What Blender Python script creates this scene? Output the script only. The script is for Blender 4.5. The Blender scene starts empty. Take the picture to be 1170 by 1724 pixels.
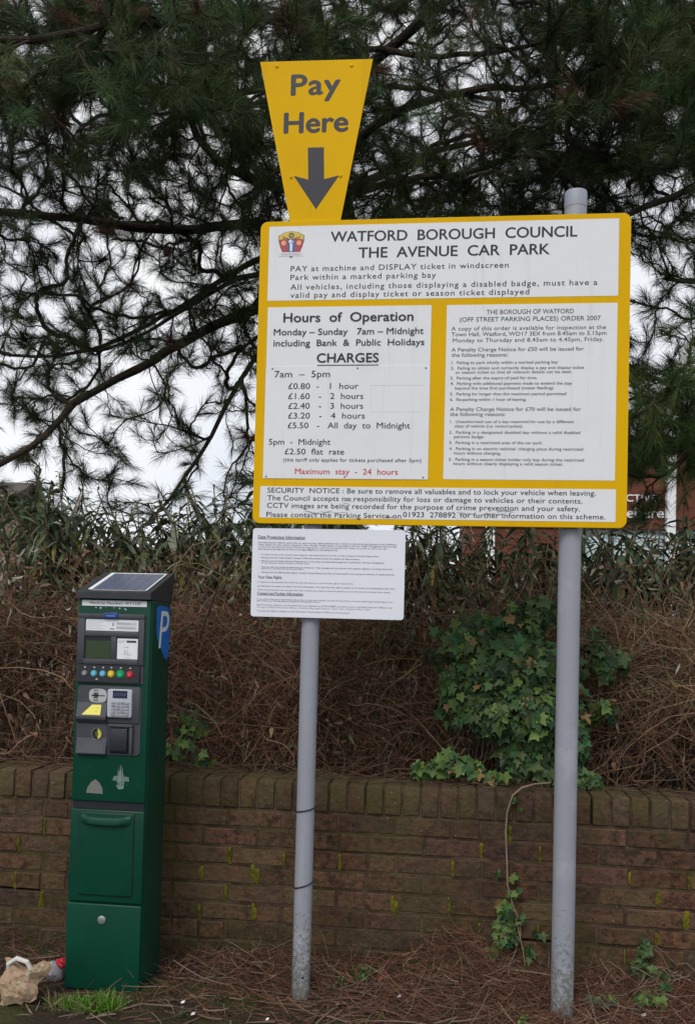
import bpy, bmesh, math, random
import numpy as np
from mathutils import Vector
R = math.radians
rng = np.random.default_rng(7)
random.seed(7)
sc = bpy.context.scene
C = sc.collection

# ---------------------------------------------------------------- camera
YAW, PITCH, ROLL, FPX, CYP, EYE = R(6.402), R(1.807), R(1.442), 1480.0, 985.6, 1.42
Fv = Vector((-math.sin(YAW)*math.cos(PITCH), math.cos(YAW)*math.cos(PITCH), math.sin(PITCH)))
R0 = Vector((math.cos(YAW), math.sin(YAW), 0)); U0 = R0.cross(Fv)
Rv = math.cos(ROLL)*R0 + math.sin(ROLL)*U0
Uv = -math.sin(ROLL)*R0 + math.cos(ROLL)*U0
cam = bpy.data.cameras.new('camera'); camo = bpy.data.objects.new('camera', cam); C.objects.link(camo)
from mathutils import Matrix
M = Matrix((Rv, Uv, -Fv)).transposed().to_4x4(); M.translation = Vector((0, 0, EYE)); camo.matrix_world = M
cam.sensor_fit = 'VERTICAL'; cam.sensor_height = 36.0; cam.lens = 36.0*FPX/1724
cam.shift_y = (CYP-862)/1724; cam.clip_start = .05; cam.clip_end = 2000
sc.camera = camo
def at(px, py, Y):
    d = Fv + Rv*((px-585)/FPX) - Uv*((py-CYP)/FPX)
    return Vector((0, 0, EYE)) + d*(Y/d.y)

# ---------------------------------------------------------------- world, sun, exposure
w = bpy.data.worlds.new('World'); sc.world = w; w.use_nodes = True
nt = w.node_tree; nt.nodes.clear(); N = nt.nodes.new; L = nt.links.new
SUN_EL, SUN_AZ = R(48), R(195)          # high behind the camera, very soft
sky = N('ShaderNodeTexSky'); sky.sky_type = 'NISHITA'; sky.sun_disc = False
sky.sun_elevation = SUN_EL; sky.sun_rotation = SUN_AZ
tc = N('ShaderNodeTexCoord'); no = N('ShaderNodeTexNoise'); no.inputs['Scale'].default_value = 2.2; no.inputs['Detail'].default_value = 4
L(tc.outputs['Generated'], no.inputs['Vector'])
cr = N('ShaderNodeValToRGB'); cr.color_ramp.elements[0].position = .38; cr.color_ramp.elements[1].position = .65
cr.color_ramp.elements[0].color = (.78, .815, .885, 1); cr.color_ramp.elements[1].color = (1.0, 1.0, 1.0, 1)
L(no.outputs['Fac'], cr.inputs['Fac'])
b1 = N('ShaderNodeBackground'); b1.inputs['Strength'].default_value = .1; L(sky.outputs[0], b1.inputs['Color'])
b2 = N('ShaderNodeBackground'); b2.inputs['Strength'].default_value = .79; L(cr.outputs[0], b2.inputs['Color'])
mx = N('ShaderNodeMixShader'); mx.inputs[0].default_value = .93; L(b1.outputs[0], mx.inputs[1]); L(b2.outputs[0], mx.inputs[2])
wo = N('ShaderNodeOutputWorld'); L(mx.outputs[0], wo.inputs['Surface'])
sl = bpy.data.lights.new('sun', 'SUN'); sl.energy = 1.2; sl.angle = R(25); sl.color = (1, .97, .93)
so = bpy.data.objects.new('sun', sl); C.objects.link(so)
sdir = Vector((math.sin(SUN_AZ)*math.cos(SUN_EL), math.cos(SUN_AZ)*math.cos(SUN_EL), math.sin(SUN_EL)))
so.rotation_euler = sdir.to_track_quat('Z', 'Y').to_euler(); so.location = (0, -4, 9)
sc.view_settings.view_transform = 'Standard'; sc.view_settings.look = 'None'
sc.view_settings.exposure = 0.46; sc.view_settings.gamma = 1
sc.cycles.max_bounces = 8; sc.cycles.diffuse_bounces = 3; sc.cycles.transparent_max_bounces = 12

# ---------------------------------------------------------------- materials
def mat(name, col, rough=.6, spec=.4, metal=0, noise=None, bump=None, attr=None, trans=0, extra=None, coat=0):
    """noise=(scale, colour2, lo, hi), bump=(scale, strength), attr multiplies the colour, trans = share of translucent"""
    m = bpy.data.materials.new(name); m.use_nodes = True; t = m.node_tree; p = t.nodes['Principled BSDF']
    n = t.nodes.new; l = t.links.new
    p.inputs['Roughness'].default_value = rough; p.inputs['Specular IOR Level'].default_value = spec; p.inputs['Metallic'].default_value = metal
    p.inputs['Coat Weight'].default_value = coat
    rgb = n('ShaderNodeRGB'); rgb.outputs[0].default_value = (*col, 1); out = rgb.outputs[0]
    tcn = n('ShaderNodeTexCoord')
    for nz in (noise if isinstance(noise, list) else [noise] if noise else []):
        s, c2, lo, hi = nz[:4]
        x = n('ShaderNodeTexNoise'); x.inputs['Scale'].default_value = s; x.inputs['Detail'].default_value = 7; x.inputs['Roughness'].default_value = .62
        if len(nz) > 4:
            mp = n('ShaderNodeMapping'); mp.inputs['Scale'].default_value = nz[4]; l(tcn.outputs['Object'], mp.inputs[0]); l(mp.outputs[0], x.inputs['Vector'])
        else: l(tcn.outputs['Object'], x.inputs['Vector'])
        r = n('ShaderNodeMapRange'); r.inputs[1].default_value = lo; r.inputs[2].default_value = hi; l(x.outputs['Fac'], r.inputs[0])
        mi = n('ShaderNodeMix'); mi.data_type = 'RGBA'; l(r.outputs[0], mi.inputs[0]); l(out, mi.inputs[6]); mi.inputs[7].default_value = (*c2, 1); out = mi.outputs[2]
    if attr:
        a = n('ShaderNodeAttribute'); a.attribute_name = attr
        mi = n('ShaderNodeMix'); mi.data_type = 'RGBA'; mi.blend_type = 'MULTIPLY'; mi.inputs[0].default_value = 1
        l(out, mi.inputs[6]); l(a.outputs['Color'], mi.inputs[7]); out = mi.outputs[2]
    if extra: out = extra(t, out, tcn)
    l(out, p.inputs['Base Color'])
    if bump:
        x = n('ShaderNodeTexNoise'); x.inputs['Scale'].default_value = bump[0]; x.inputs['Detail'].default_value = 6; l(tcn.outputs['Object'], x.inputs['Vector'])
        b = n('ShaderNodeBump'); b.inputs['Strength'].default_value = bump[1]; b.inputs['Distance'].default_value = bump[2] if len(bump) > 2 else .01
        l(x.outputs['Fac'], b.inputs['Height']); l(b.outputs[0], p.inputs['Normal'])
    if trans:
        tr = n('ShaderNodeBsdfTranslucent'); l(out, tr.inputs[0]); ms = n('ShaderNodeMixShader'); ms.inputs[0].default_value = trans
        l(p.outputs[0], ms.inputs[1]); l(tr.outputs[0], ms.inputs[2]); l(ms.outputs[0], t.nodes['Material Output'].inputs[0])
    return m

# ---------------------------------------------------------------- object helpers
def link(name, me, m, parent=None):
    o = bpy.data.objects.new(name, me); C.objects.link(o)
    if m is not None: me.materials.append(m)
    if parent is not None:
        o.parent = parent; o.location = -Vector(parent.location) if parent.get('_w') else (0, 0, 0)
    return o
def thing(name, loc, label, cat, group=None):
    """Empty at a thing's base; its parts are modelled in world coordinates and moved back by the base"""
    o = bpy.data.objects.new(name, None); C.objects.link(o); o.location = loc; o['label'] = label; o['category'] = cat
    o.empty_display_size = .1
    if group: o['group'] = group
    return o
def child(name, me, m, parent, label=None):
    o = bpy.data.objects.new(name, me); C.objects.link(o); me.materials.append(m) if m else None
    o.parent = parent
    # parts are modelled in world coordinates
    off = Vector((0, 0, 0)); q = parent
    while q is not None: off += Vector(q.location); q = q.parent
    o.location = -off if off.length else (0, 0, 0)
    if label: o['label'] = label
    return o
def tag(o, label, cat, group=None, kind=None):
    if label: o['label'] = label
    if cat: o['category'] = cat
    if group: o['group'] = group
    if kind: o['kind'] = kind
    return o
def np_mesh(name, V, Fs, cols=None, smooth=False):
    """V (n,3); Fs array (k,m) of one polygon size or list of such arrays; cols (n,3) or (n,4)"""
    V = np.asarray(V, dtype=np.float32).reshape(-1, 3)
    Fs = [np.asarray(f, dtype=np.int32) for f in (Fs if isinstance(Fs, list) else [Fs]) if len(f)]
    me = bpy.data.meshes.new(name); me.vertices.add(len(V)); me.vertices.foreach_set('co', V.ravel())
    nl = sum(f.size for f in Fs); npol = sum(len(f) for f in Fs)
    me.loops.add(nl); me.loops.foreach_set('vertex_index', np.concatenate([f.ravel() for f in Fs]))
    me.polygons.add(npol)
    tot = np.concatenate([np.full(len(f), f.shape[1], np.int32) for f in Fs]); st = np.concatenate([[0], np.cumsum(tot)[:-1]]).astype(np.int32)
    me.polygons.foreach_set('loop_start', st)
    try: me.polygons.foreach_set('loop_total', tot)
    except Exception: pass
    me.polygons.foreach_set('use_smooth', np.full(npol, smooth))
    if cols is not None:
        a = me.color_attributes.new('Col', 'FLOAT_COLOR', 'POINT')
        c = np.ones((len(V), 4), np.float32); c[:, :3] = np.asarray(cols)[:, :3]; a.data.foreach_set('color', c.ravel())
    me.update(calc_edges=True); me.validate()
    return me
class MB:
    """collects shapes; builds ONE mesh"""
    def __init__(s): s.v = []; s.f = []; s.c = []; s.hascol = False
    def add(s, vs, fs, col=None):
        b = len(s.v); s.v += [tuple(v) for v in vs]; s.f += [[i+b for i in f] for f in fs]
        s.c += [col or (1, 1, 1)]*len(vs); s.hascol |= col is not None
    def box(s, x0, x1, y0, y1, z0, z1, bev=0, col=None, seg=2):
        bm = bmesh.new(); bmesh.ops.create_cube(bm, size=1)
        for v in bm.verts: v.co = ((x0+x1)/2+v.co.x*(x1-x0), (y0+y1)/2+v.co.y*(y1-y0), (z0+z1)/2+v.co.z*(z1-z0))
        if bev: bmesh.ops.bevel(bm, geom=bm.edges[:], offset=bev, segments=seg, affect='EDGES', profile=.5)
        s.bm(bm, col)
    def bm(s, bm, col=None):
        bm.verts.index_update(); s.add([v.co.copy() for v in bm.verts], [[v.index for v in f.verts] for f in bm.faces], col); bm.free()
    def prism(s, pts, y0, y1, bev=0, col=None, axis='y', seg=2):
        """outline pts (x,z) counter-clockwise seen from -Y, extruded along y (axis x: pts are (y,z))"""
        bm = bmesh.new()
        mk = (lambda p, d: (p[0], d, p[1])) if axis == 'y' else ((lambda p, d: (d, p[0], p[1])) if axis == 'x' else (lambda p, d: (p[0], p[1], d)))
        a = [bm.verts.new(mk(p, y0)) for p in pts]; b = [bm.verts.new(mk(p, y1)) for p in pts]
        fa = bm.faces.new(a); bm.faces.new(b[::-1]); n = len(pts)
        for i in range(n): bm.faces.new((a[i], b[i], b[(i+1) % n], a[(i+1) % n]))
        bmesh.ops.recalc_face_normals(bm, faces=bm.faces[:])
        if bev:
            es = [e for e in fa.edges]; bmesh.ops.bevel(bm, geom=es, offset=bev, segments=seg, affect='EDGES', profile=.5)
        s.bm(bm, col)
    def tube(s, pts, rad, n=8, cap=True, col=None):
        pts = [Vector(p) for p in pts]; rad = rad if hasattr(rad, '__len__') else [rad]*len(pts); vs = []; ref = Vector((.13, .31, .94))
        for i, p in enumerate(pts):
            t = (pts[min(i+1, len(pts)-1)]-pts[max(i-1, 0)]).normalized()
            if abs(t.dot(ref)) > .95: ref = Vector((1, .2, .1))
            a = t.cross(ref).normalized(); b = t.cross(a).normalized()
            for k in range(n): vs.append(p+(a*math.cos(2*math.pi*k/n)+b*math.sin(2*math.pi*k/n))*rad[i])
        fs = [[i*n+k, i*n+(k+1) % n, (i+1)*n+(k+1) % n, (i+1)*n+k] for i in range(len(pts)-1) for k in range(n)]
        if cap: fs += [list(range(n))[::-1], [(len(pts)-1)*n+k for k in range(n)]]
        s.add(vs, fs, col)
    def cyl(s, c, axis, r, h, n=24, bev=0, col=None, r2=None):
        """cylinder from c along axis"""
        ax = Vector(axis).normalized(); s2 = [(0, r if r2 is None else r), (h, r if r2 is None else r2)]
        if bev: s2 = [(0, r), (h-bev, r), (h-.3*bev, r-.3*bev), (h, r-bev)]
        s.tube([Vector(c)+ax*d for d, _ in s2], [q for _, q in s2], n, True, col)
    def build(s, name, m, parent=None, smooth=False, label=None):
        me = bpy.data.meshes.new(name); me.from_pydata([tuple(v) for v in s.v], [], s.f)
        if s.hascol:
            a = me.color_attributes.new('Col', 'FLOAT_COLOR', 'POINT'); a.data.foreach_set('color', np.array([(*c[:3], 1) for c in s.c], np.float32).ravel())
        if smooth:
            me.polygons.foreach_set('use_smooth', [True]*len(me.polygons)); me.set_sharp_from_angle(angle=R(38))
        me.update()
        if parent is not None: return child(name, me, m, parent, label)
        o = bpy.data.objects.new(name, me); C.objects.link(o); me.materials.append(m)
        return o
def rrect(x0, x1, z0, z1, r, n=6):
    P = []
    for cx, cz, a in ((x1-r, z0+r, -90), (x1-r, z1-r, 0), (x0+r, z1-r, 90), (x0+r, z0+r, 180)):
        for i in range(n+1): P.append((cx+r*math.cos(R(a+90*i/n)), cz+r*math.sin(R(a+90*i/n))))
    return P
def circ(cx, cz, r, n=24, rz=None): return [(cx+r*math.cos(2*math.pi*i/n), cz+(rz or r)*math.sin(2*math.pi*i/n)) for i in range(n)]

def tubes_np(P, Rr, sides=3):
    """P (n,k,3) strands, Rr (n,k) radii -> verts, quads"""
    n, k, _ = P.shape
    T = np.gradient(P, axis=1); T /= np.linalg.norm(T, axis=2, keepdims=True)+1e-9
    ref = np.tile(np.array([.21, .37, .9]), (n, 1)); bad = np.abs(np.einsum('ij,ij->i', T[:, 0], ref)) > .9; ref[bad] = (1, .1, .2)
    A = np.cross(T, ref[:, None, :]); A /= np.linalg.norm(A, axis=2, keepdims=True)+1e-9; B = np.cross(T, A)
    th = np.arange(sides)*2*np.pi/sides
    V = P[:, :, None, :]+Rr[:, :, None, None]*(A[:, :, None, :]*np.cos(th)[None, None, :, None]+B[:, :, None, :]*np.sin(th)[None, None, :, None])
    idx = np.arange(n*k*sides).reshape(n, k, sides)
    a = idx[:, :-1, :]; b = np.roll(a, -1, axis=2); c = idx[:, 1:, :]; d = np.roll(c, -1, axis=2)
    return V.reshape(-1, 3), np.stack([a, b, d, c], axis=-1).reshape(-1, 4)
def unit(v): return v/(np.linalg.norm(v, axis=-1, keepdims=True)+1e-9)
def rdir(n, zbias=0.): 
    v = rng.normal(size=(n, 3)); v[:, 2] += zbias; return unit(v)
def strands(S, D, Ln, k=5, curl=.3, grav=0.):
    """curved strands from starts S, directions D, lengths Ln"""
    n = len(S); P = np.zeros((n, k, 3)); P[:, 0] = S; d = D.copy(); bend = rng.normal(size=(n, 3))*curl
    for i in range(1, k):
        d = unit(d+bend/k+rng.normal(size=(n, 3))*curl*.35/ math.sqrt(k)+np.array([0, 0, -grav/k])); P[:, i] = P[:, i-1]+d*(Ln/(k-1))[:, None]
    return P
def leaves_np(base, d, up, Ln, W, fold=.25, droop=.3):
    """lanceolate leaves: 8 verts, 8 tris each"""
    n = len(base); side = unit(np.cross(d, up)); nrm = unit(np.cross(side, d)); V = np.zeros((n, 8, 3))
    def pt(t, s, w): 
        return base+d*(Ln*t)[:, None]+side*(s*w*W)[:, None]+nrm*((abs(s)*fold*w*W)-droop*Ln*t*t)[:, None]
    V[:, 0] = pt(0, 0, 0); V[:, 7] = pt(1, 0, 0)
    for j, (t, w) in enumerate(((.28, .46), (.62, .4))):
        V[:, 1+3*j] = pt(t, -1, w); V[:, 2+3*j] = pt(t, 0, w); V[:, 3+3*j] = pt(t, 1, w)
    f = np.array([(0, 2, 1), (0, 3, 2), (1, 2, 5), (1, 5, 4), (2, 3, 6), (2, 6, 5), (4, 5, 7), (5, 6, 7)])
    return V.reshape(-1, 3), (np.arange(n)[:, None, None]*8+f[None]).reshape(-1, 3)

# ---------------------------------------------------------------- lettering
_fc = bpy.data.curves.new('lettering_source', 'FONT'); _fo = bpy.data.objects.new('lettering_source', _fc)
_fc.size = 1; _fc.resolution_u = 4; _fc.fill_mode = 'FRONT'
def outline(s):
    _fc.body = s; me = _fo.to_mesh(); v = [tuple(x.co) for x in me.vertices]; f = [list(q.vertices) for q in me.polygons]; _fo.to_mesh_clear(); return v, f
_ii = max(q[0] for q in outline('II')[0]); _cap = max(q[1] for q in outline('H')[0]); GLY = {}
def glyph(c):
    if c not in GLY: GLY[c] = (max(q[0] for q in outline('I'+c+'I')[0])-_ii, *(outline(c) if c != ' ' else ([], [])))
    return GLY[c]
def text(mb, txt, x0, x1, z, cap, y, bold=0., col=None, put=None, res=4):
    """one line of text spread over x0..x1 with its capital height, made bolder by thin overlapping layers;
    put(u,v) maps to 3-D when it is not the plain y plane"""
    k = cap/_cap; pen = 0; out = []
    for c in txt: out.append((c, pen)); pen += glyph(c)[0]
    a = min(q[0] for q in glyph(txt[0])[1]); b = out[-1][1]+max(q[0] for q in glyph(txt[-1])[1])
    ratio = (x1-x0)/((b-a)*k); st = min(max(ratio, .8), 1.16) if len(txt) > 1 else ratio
    track = ((x1-x0)-(b-a)*k*st)/max(1, len(txt)-1)
    lay = [(0, 0)] if bold < .004 else [(-bold, 0), (bold, 0), (0, bold*.7), (0, -bold*.7)]
    for n_, (c, pen) in enumerate(out):
        v, f = glyph(c)[1:]
        for j, (dx, dz) in enumerate(lay):
            if v: mb.add([put(x0+((pen-a)+q[0])*k*st+track*n_+dx*k, z+(q[1]+dz)*k) if put else (x0+((pen-a)+q[0])*k*st+track*n_+dx*k, y-.00006*j, z+(q[1]+dz)*k) for q in v], f, col)
# texts of the sign: (line, x0, x1, baseline z, capital height, bold)
T_HEAD = [
    ('WATFORD  BOROUGH  COUNCIL', -0.4566, 0.4438, 2.8076, 0.038, 1),
    ('THE  AVENUE  CAR  PARK', -0.3505, 0.3468, 2.7448, 0.038, 1),
    ('PAY at machine and DISPLAY ticket in windscreen', -0.6055, 0.2008, 2.6978, 0.0202, 0),
    ('Park within a marked parking bay', -0.6055, -0.0625, 2.6653, 0.0202, 0),
    ('All vehicles, including those displaying a disabled badge, must have a', -0.6045, 0.5181, 2.6283, 0.0202, 0),
    ('valid pay and display ticket or season ticket displayed', -0.6036, 0.277, 2.5975, 0.0202, 0),
]
T_LEFT = [
    ('Hours  of  Operation', -0.6273, -0.1422, 2.5057, 0.0337, 1),
    ('Monday – Sunday   7am – Midnight', -0.6631, -0.1033, 2.4563, 0.0235, 0),
    ('including  Bank  &  Public  Holidays', -0.663, -0.0995, 2.4144, 0.0235, 0),
    ('CHARGES', -0.4969, -0.2669, 2.3523, 0.0333, 1),
    ('7am  –  5pm', -0.6554, -0.4464, 2.2963, 0.0243, 0),
    ('£0.80  -   1  hour', -0.6017, -0.3389, 2.2522, 0.0217, 0),
    ('£1.60   -   2  hours', -0.6007, -0.3198, 2.2145, 0.0217, 0),
    ('£2.40   -   3  hours', -0.5997, -0.3196, 2.1779, 0.0217, 0),
    ('£3.20   -   4  hours', -0.5994, -0.3125, 2.1412, 0.0217, 0),
    ('£5.50   -   All  day  to  Midnight', -0.5999, -0.1448, 2.1046, 0.0217, 0),
    ('5pm  -  Midnight', -0.6699, -0.4385, 2.0431, 0.0213, 0),
    ('£2.50  flat  rate', -0.6089, -0.3861, 2.0068, 0.0213, 0),
    ('(this tariff only applies for tickets purchased after 5pm)', -0.6136, -0.1007, 1.98, 0.013, 0),
]
T_RED = [
    ('Maximum  stay  -  24  hours', -0.5682, -0.1856, 1.9331, 0.0209, 0),
]
T_RIGHT = [
    ('THE BOROUGH OF WATFORD', 0.1252, 0.4369, 2.5257, 0.0165, 0),
    ('(OFF STREET PARKING PLACES) ORDER 2007', 0.0283, 0.5321, 2.4994, 0.0161, 0),
    ('A copy of this order is available for inspection at the', -0.0015, 0.5507, 2.4669, 0.0143, 0),
    ('Town Hall, Watford, WD17 3EX from 8.45am to 5.15pm', -0.0011, 0.5533, 2.4457, 0.0143, 0),
    ('Monday to Thursday and 8.45am to 4.45pm, Friday.', 0.0044, 0.5433, 2.4232, 0.0143, 0),
    ('A Penalty Charge Notice for £50 will be issued for', 0.001, 0.4738, 2.3892, 0.0135, 0),
    ('the following reasons:', 0.0014, 0.2035, 2.3694, 0.0135, 0),
    ('1.  Failing to park wholly within a marked parking bay', 0.0011, 0.3842, 2.3428, 0.0104, 1),
    ('2.  Failing to obtain and correctly display a pay and display ticket', 0.0003, 0.477, 2.3225, 0.0104, 1),
    ('or season ticket so that all relevant details can be seen.', 0.0172, 0.4347, 2.3071, 0.0104, 1),
    ('3.  Parking after the expiry of paid for time.', -0.0011, 0.3113, 2.2857, 0.0104, 1),
    ('4.  Parking with additional payment made to extend the stay', -0.0007, 0.4354, 2.2655, 0.0104, 1),
    ('beyond the time first purchased (meter feeding).', 0.017, 0.3722, 2.2485, 0.0104, 1),
    ('5.  Parking for longer than the maximum period permitted', -0.0012, 0.4152, 2.2269, 0.0104, 1),
    ('6.  Re-parking within 1 hour of leaving.', -0.0007, 0.274, 2.2065, 0.0104, 1),
    ('A Penalty Charge Notice for £70 will be issued for', 0.0001, 0.4678, 2.1694, 0.0135, 0),
    ('the following reasons:', 0.0005, 0.2, 2.1508, 0.0135, 0),
    ('1.  Unauthorised use of a bay reserved for use by a different', 0.001, 0.4436, 2.1252, 0.0104, 1),
    ('class of vehicle (i.e. motorcycles).', 0.0178, 0.2637, 2.1088, 0.0104, 1),
    ('2.  Parking in a designated disabled bay without a valid disabled', -0.0012, 0.4662, 2.0858, 0.0104, 1),
    ('persons badge.', 0.0162, 0.126, 2.0695, 0.0104, 1),
    ('3.  Parking in a restricted area of the car park.', -0.0004, 0.3354, 2.0478, 0.0104, 1),
    ("4.  Parking in an electric vehicles' charging place during restricted", 0.0001, 0.4776, 2.0257, 0.0104, 1),
    ('hours without charging.', 0.0177, 0.1865, 2.0094, 0.0104, 1),
    ('5.  Parking in a season ticket holder only bay during the restricted', -0.0003, 0.4814, 1.9862, 0.0104, 1),
    ('hours without clearly displaying a valid season ticket.', 0.0164, 0.4074, 1.9708, 0.0104, 1),
]
T_BOT = [
    ('SECURITY  NOTICE : Be sure to remove all valuables and to lock your vehicle when leaving.', -0.6703, 0.525, 1.8631, 0.0183, 0),
    ('The Council accepts no responsibility for loss or damage to vehicles or their contents.', -0.6702, 0.4786, 1.8341, 0.0183, 0),
    ('CCTV images are being recorded for the purpose of crime prevention and your safety.', -0.6705, 0.4699, 1.8062, 0.0183, 0),
    ('Please contact the Parking Service on', -0.6717, -0.1699, 1.7724, 0.0183, 0),
    ('01923  278892', -0.1624, 0.0284, 1.7778, 0.0187, 0),
    ('for further information on this scheme.', 0.0437, 0.5597, 1.7782, 0.0183, 0),
]
T_PAY = [
    ('Pay', -0.6223, -0.4391, 3.3772, 0.0773, 1),
    ('Here', -0.6457, -0.4054, 3.2317, 0.0767, 1),
]
T_NOTE = [
    ('Data Protection Information', -0.7028, -0.5256, 1.6916, 0.0117, 1),
    ('Civil Enforcement Officers patrol this car park and may collect personal data in order to enforce the parking terms and conditions', -0.7023, -0.1851, 1.674, 0.0055, 0),
    ('These details are only used in connection with a Penalty Charge Notice, in accordance with the Traffic Management Act and data', -0.7021, -0.1836, 1.6659, 0.0055, 0),
    ('in line with the General Data Protection Regulation, and may be shared with others in order to carry out the', -0.7018, -0.2199, 1.6577, 0.0055, 0),
    ('enforcement of parking law and other of our legal obligations or the issuing of such.', -0.7016, -0.4, 1.6495, 0.0055, 0),
    ('•  To contact owners of the vehicles whose keepers it may contact from time to time in order to recover a Penalty Charge Notice.', -0.6965, -0.2483, 1.6295, 0.0049, 0),
    ('•  Sharing with the Traffic Penalty Tribunal, Traffic Enforcement Centre for appeals and debt recovery.', -0.6962, -0.32, 1.6176, 0.0049, 1),
    ('•  Sharing with the Police, Security Organisations or any other law enforcement agencies in connection with any investigations', -0.6959, -0.2291, 1.6056, 0.0049, 1),
    ('or any relevant criminal activity or similar event.', -0.6886, -0.5054, 1.5982, 0.0049, 0),
    ('•  Sharing with our external enforcement contractor. They manage and use systems and support together including those that', -0.6952, -0.1977, 1.583, 0.0049, 1),
    ('operate or maintain the service provided.', -0.688, -0.5288, 1.5769, 0.0049, 0),
    ('•  Sharing with our Enforcement Agents. Penalty Charge Notices that have not been paid for the purpose of recovery of unpaid amounts.', -0.6946, -0.1898, 1.563, 0.0049, 1),
    ('Your Data Rights', -0.7004, -0.6094, 1.5421, 0.0105, 1),
    ('In relation to the personal data which we may hold about you, you have the right to request this.', -0.7, -0.3407, 1.5265, 0.0049, 0),
    ('be informed; to access; to rectify incorrect information. You also have the right to object or to restrict the processing of your data', -0.6995, -0.1868, 1.5114, 0.0049, 1),
    ('Under data protection law we must show your records and comply to law and respond to you at the end of thirty days from request.', -0.6991, -0.2006, 1.4976, 0.0049, 0),
    ('Contact and Further Information', -0.6999, -0.5275, 1.4813, 0.0105, 1),
    ('If you would like more information about how we use data, please view the Privacy Notice at www.watford.gov.uk/parking or you', -0.7013, -0.1949, 1.4625, 0.0049, 0),
    ('can write to our Parking Shop or telephone during office hours.', -0.7011, -0.4639, 1.4562, 0.0049, 0),
    ('Data Protection questions can be raised with us by telephone on 01923 278892, by email or post to the Data Protection Officer or by', -0.7007, -0.1962, 1.4412, 0.0049, 0),
    ('writing to Data Protection Officer, Watford Borough Council, Town Hall, Watford WD17 3EX.', -0.7004, -0.2751, 1.4325, 0.0049, 0),
    ("You have the right to complain to the Information Commissioner's Office at www.ico.org.uk", -0.7, -0.3523, 1.4187, 0.0049, 0),
]

# ================================================================ SETTING: ground, wall, far buildings
WALL_Y, WALL_TOP = 3.579, .722
def ground_z(x, y):
    x = np.asarray(x, float); y = np.asarray(y, float)
    bump = .012*np.sin(x*5.1+1.3)*np.sin(y*6.3)+.008*np.sin(x*13+y*9)
    heap = np.clip((y-3.2)/.38, 0, 1)**1.3*(.018+.080*np.exp(-((x-.10)/.26)**2)+.012*np.sin(x*9+1))
    z = np.where(y < 2.9, 0, bump*np.clip((y-2.9)/.2, 0, 1)*.6+heap)
    z = np.where(y > WALL_Y+.05, .60+.05*np.sin(x*3+y*2), z)
    z = np.where(y > 7, .60-.60*np.clip((y-7)/6, 0, 1), z)
    return z
gx = np.concatenate([[-600, -150, -50, -15, -6], np.linspace(-3.5, 3, 110), [5, 12, 40, 150, 600]])
gy = np.concatenate([[-300, -60, -15, -4, 0, 1.5, 2.3], np.linspace(2.5, 3.58, 60), [3.62, 3.64, 3.7, 3.8, 4, 4.3, 4.6, 5, 5.5, 6, 7, 8, 10, 13, 20, 40, 120, 800]])
GX, GY = np.meshgrid(gx, gy); GZ = ground_z(GX, GY)
nx, ny = len(gx), len(gy); idx = np.arange(nx*ny).reshape(ny, nx)
gf = np.stack([idx[:-1, :-1], idx[:-1, 1:], idx[1:, 1:], idx[1:, :-1]], -1).reshape(-1, 4)
def asphalt_mix(t, out, tcn):
    n, l = t.nodes.new, t.links.new
    sx = n('ShaderNodeSeparateXYZ'); l(tcn.outputs['Object'], sx.inputs[0])
    x = n('ShaderNodeTexNoise'); x.inputs['Scale'].default_value = 6; x.inputs['Detail'].default_value = 5; l(tcn.outputs['Object'], x.inputs['Vector'])
    ad = n('ShaderNodeMath'); ad.operation = 'MULTIPLY_ADD'; ad.inputs[1].default_value = .5; l(x.outputs['Fac'], ad.inputs[0]); l(sx.outputs['Y'], ad.inputs[2])
    r = n('ShaderNodeMapRange'); r.inputs[1].default_value = 3.02; r.inputs[2].default_value = 2.9; l(ad.outputs[0], r.inputs[0])
    mi = n('ShaderNodeMix'); mi.data_type = 'RGBA'; l(r.outputs[0], mi.inputs[0]); l(out, mi.inputs[6]); mi.inputs[7].default_value = (.05, .05, .05, 1)
    return mi.outputs[2]
M_ground = mat('soil_and_moss', (.030, .021, .015), .95, .2, noise=[(3.5, (.040, .046, .012), .46, .62), (70, (.055, .042, .030), .55, .75)], bump=(60, .8, .02), extra=asphalt_mix)
g = np_mesh('ground', np.stack([GX, GY, GZ], -1).reshape(-1, 3), gf, smooth=True)
tag(link('ground', g, M_ground), None, None, kind='structure')

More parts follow.
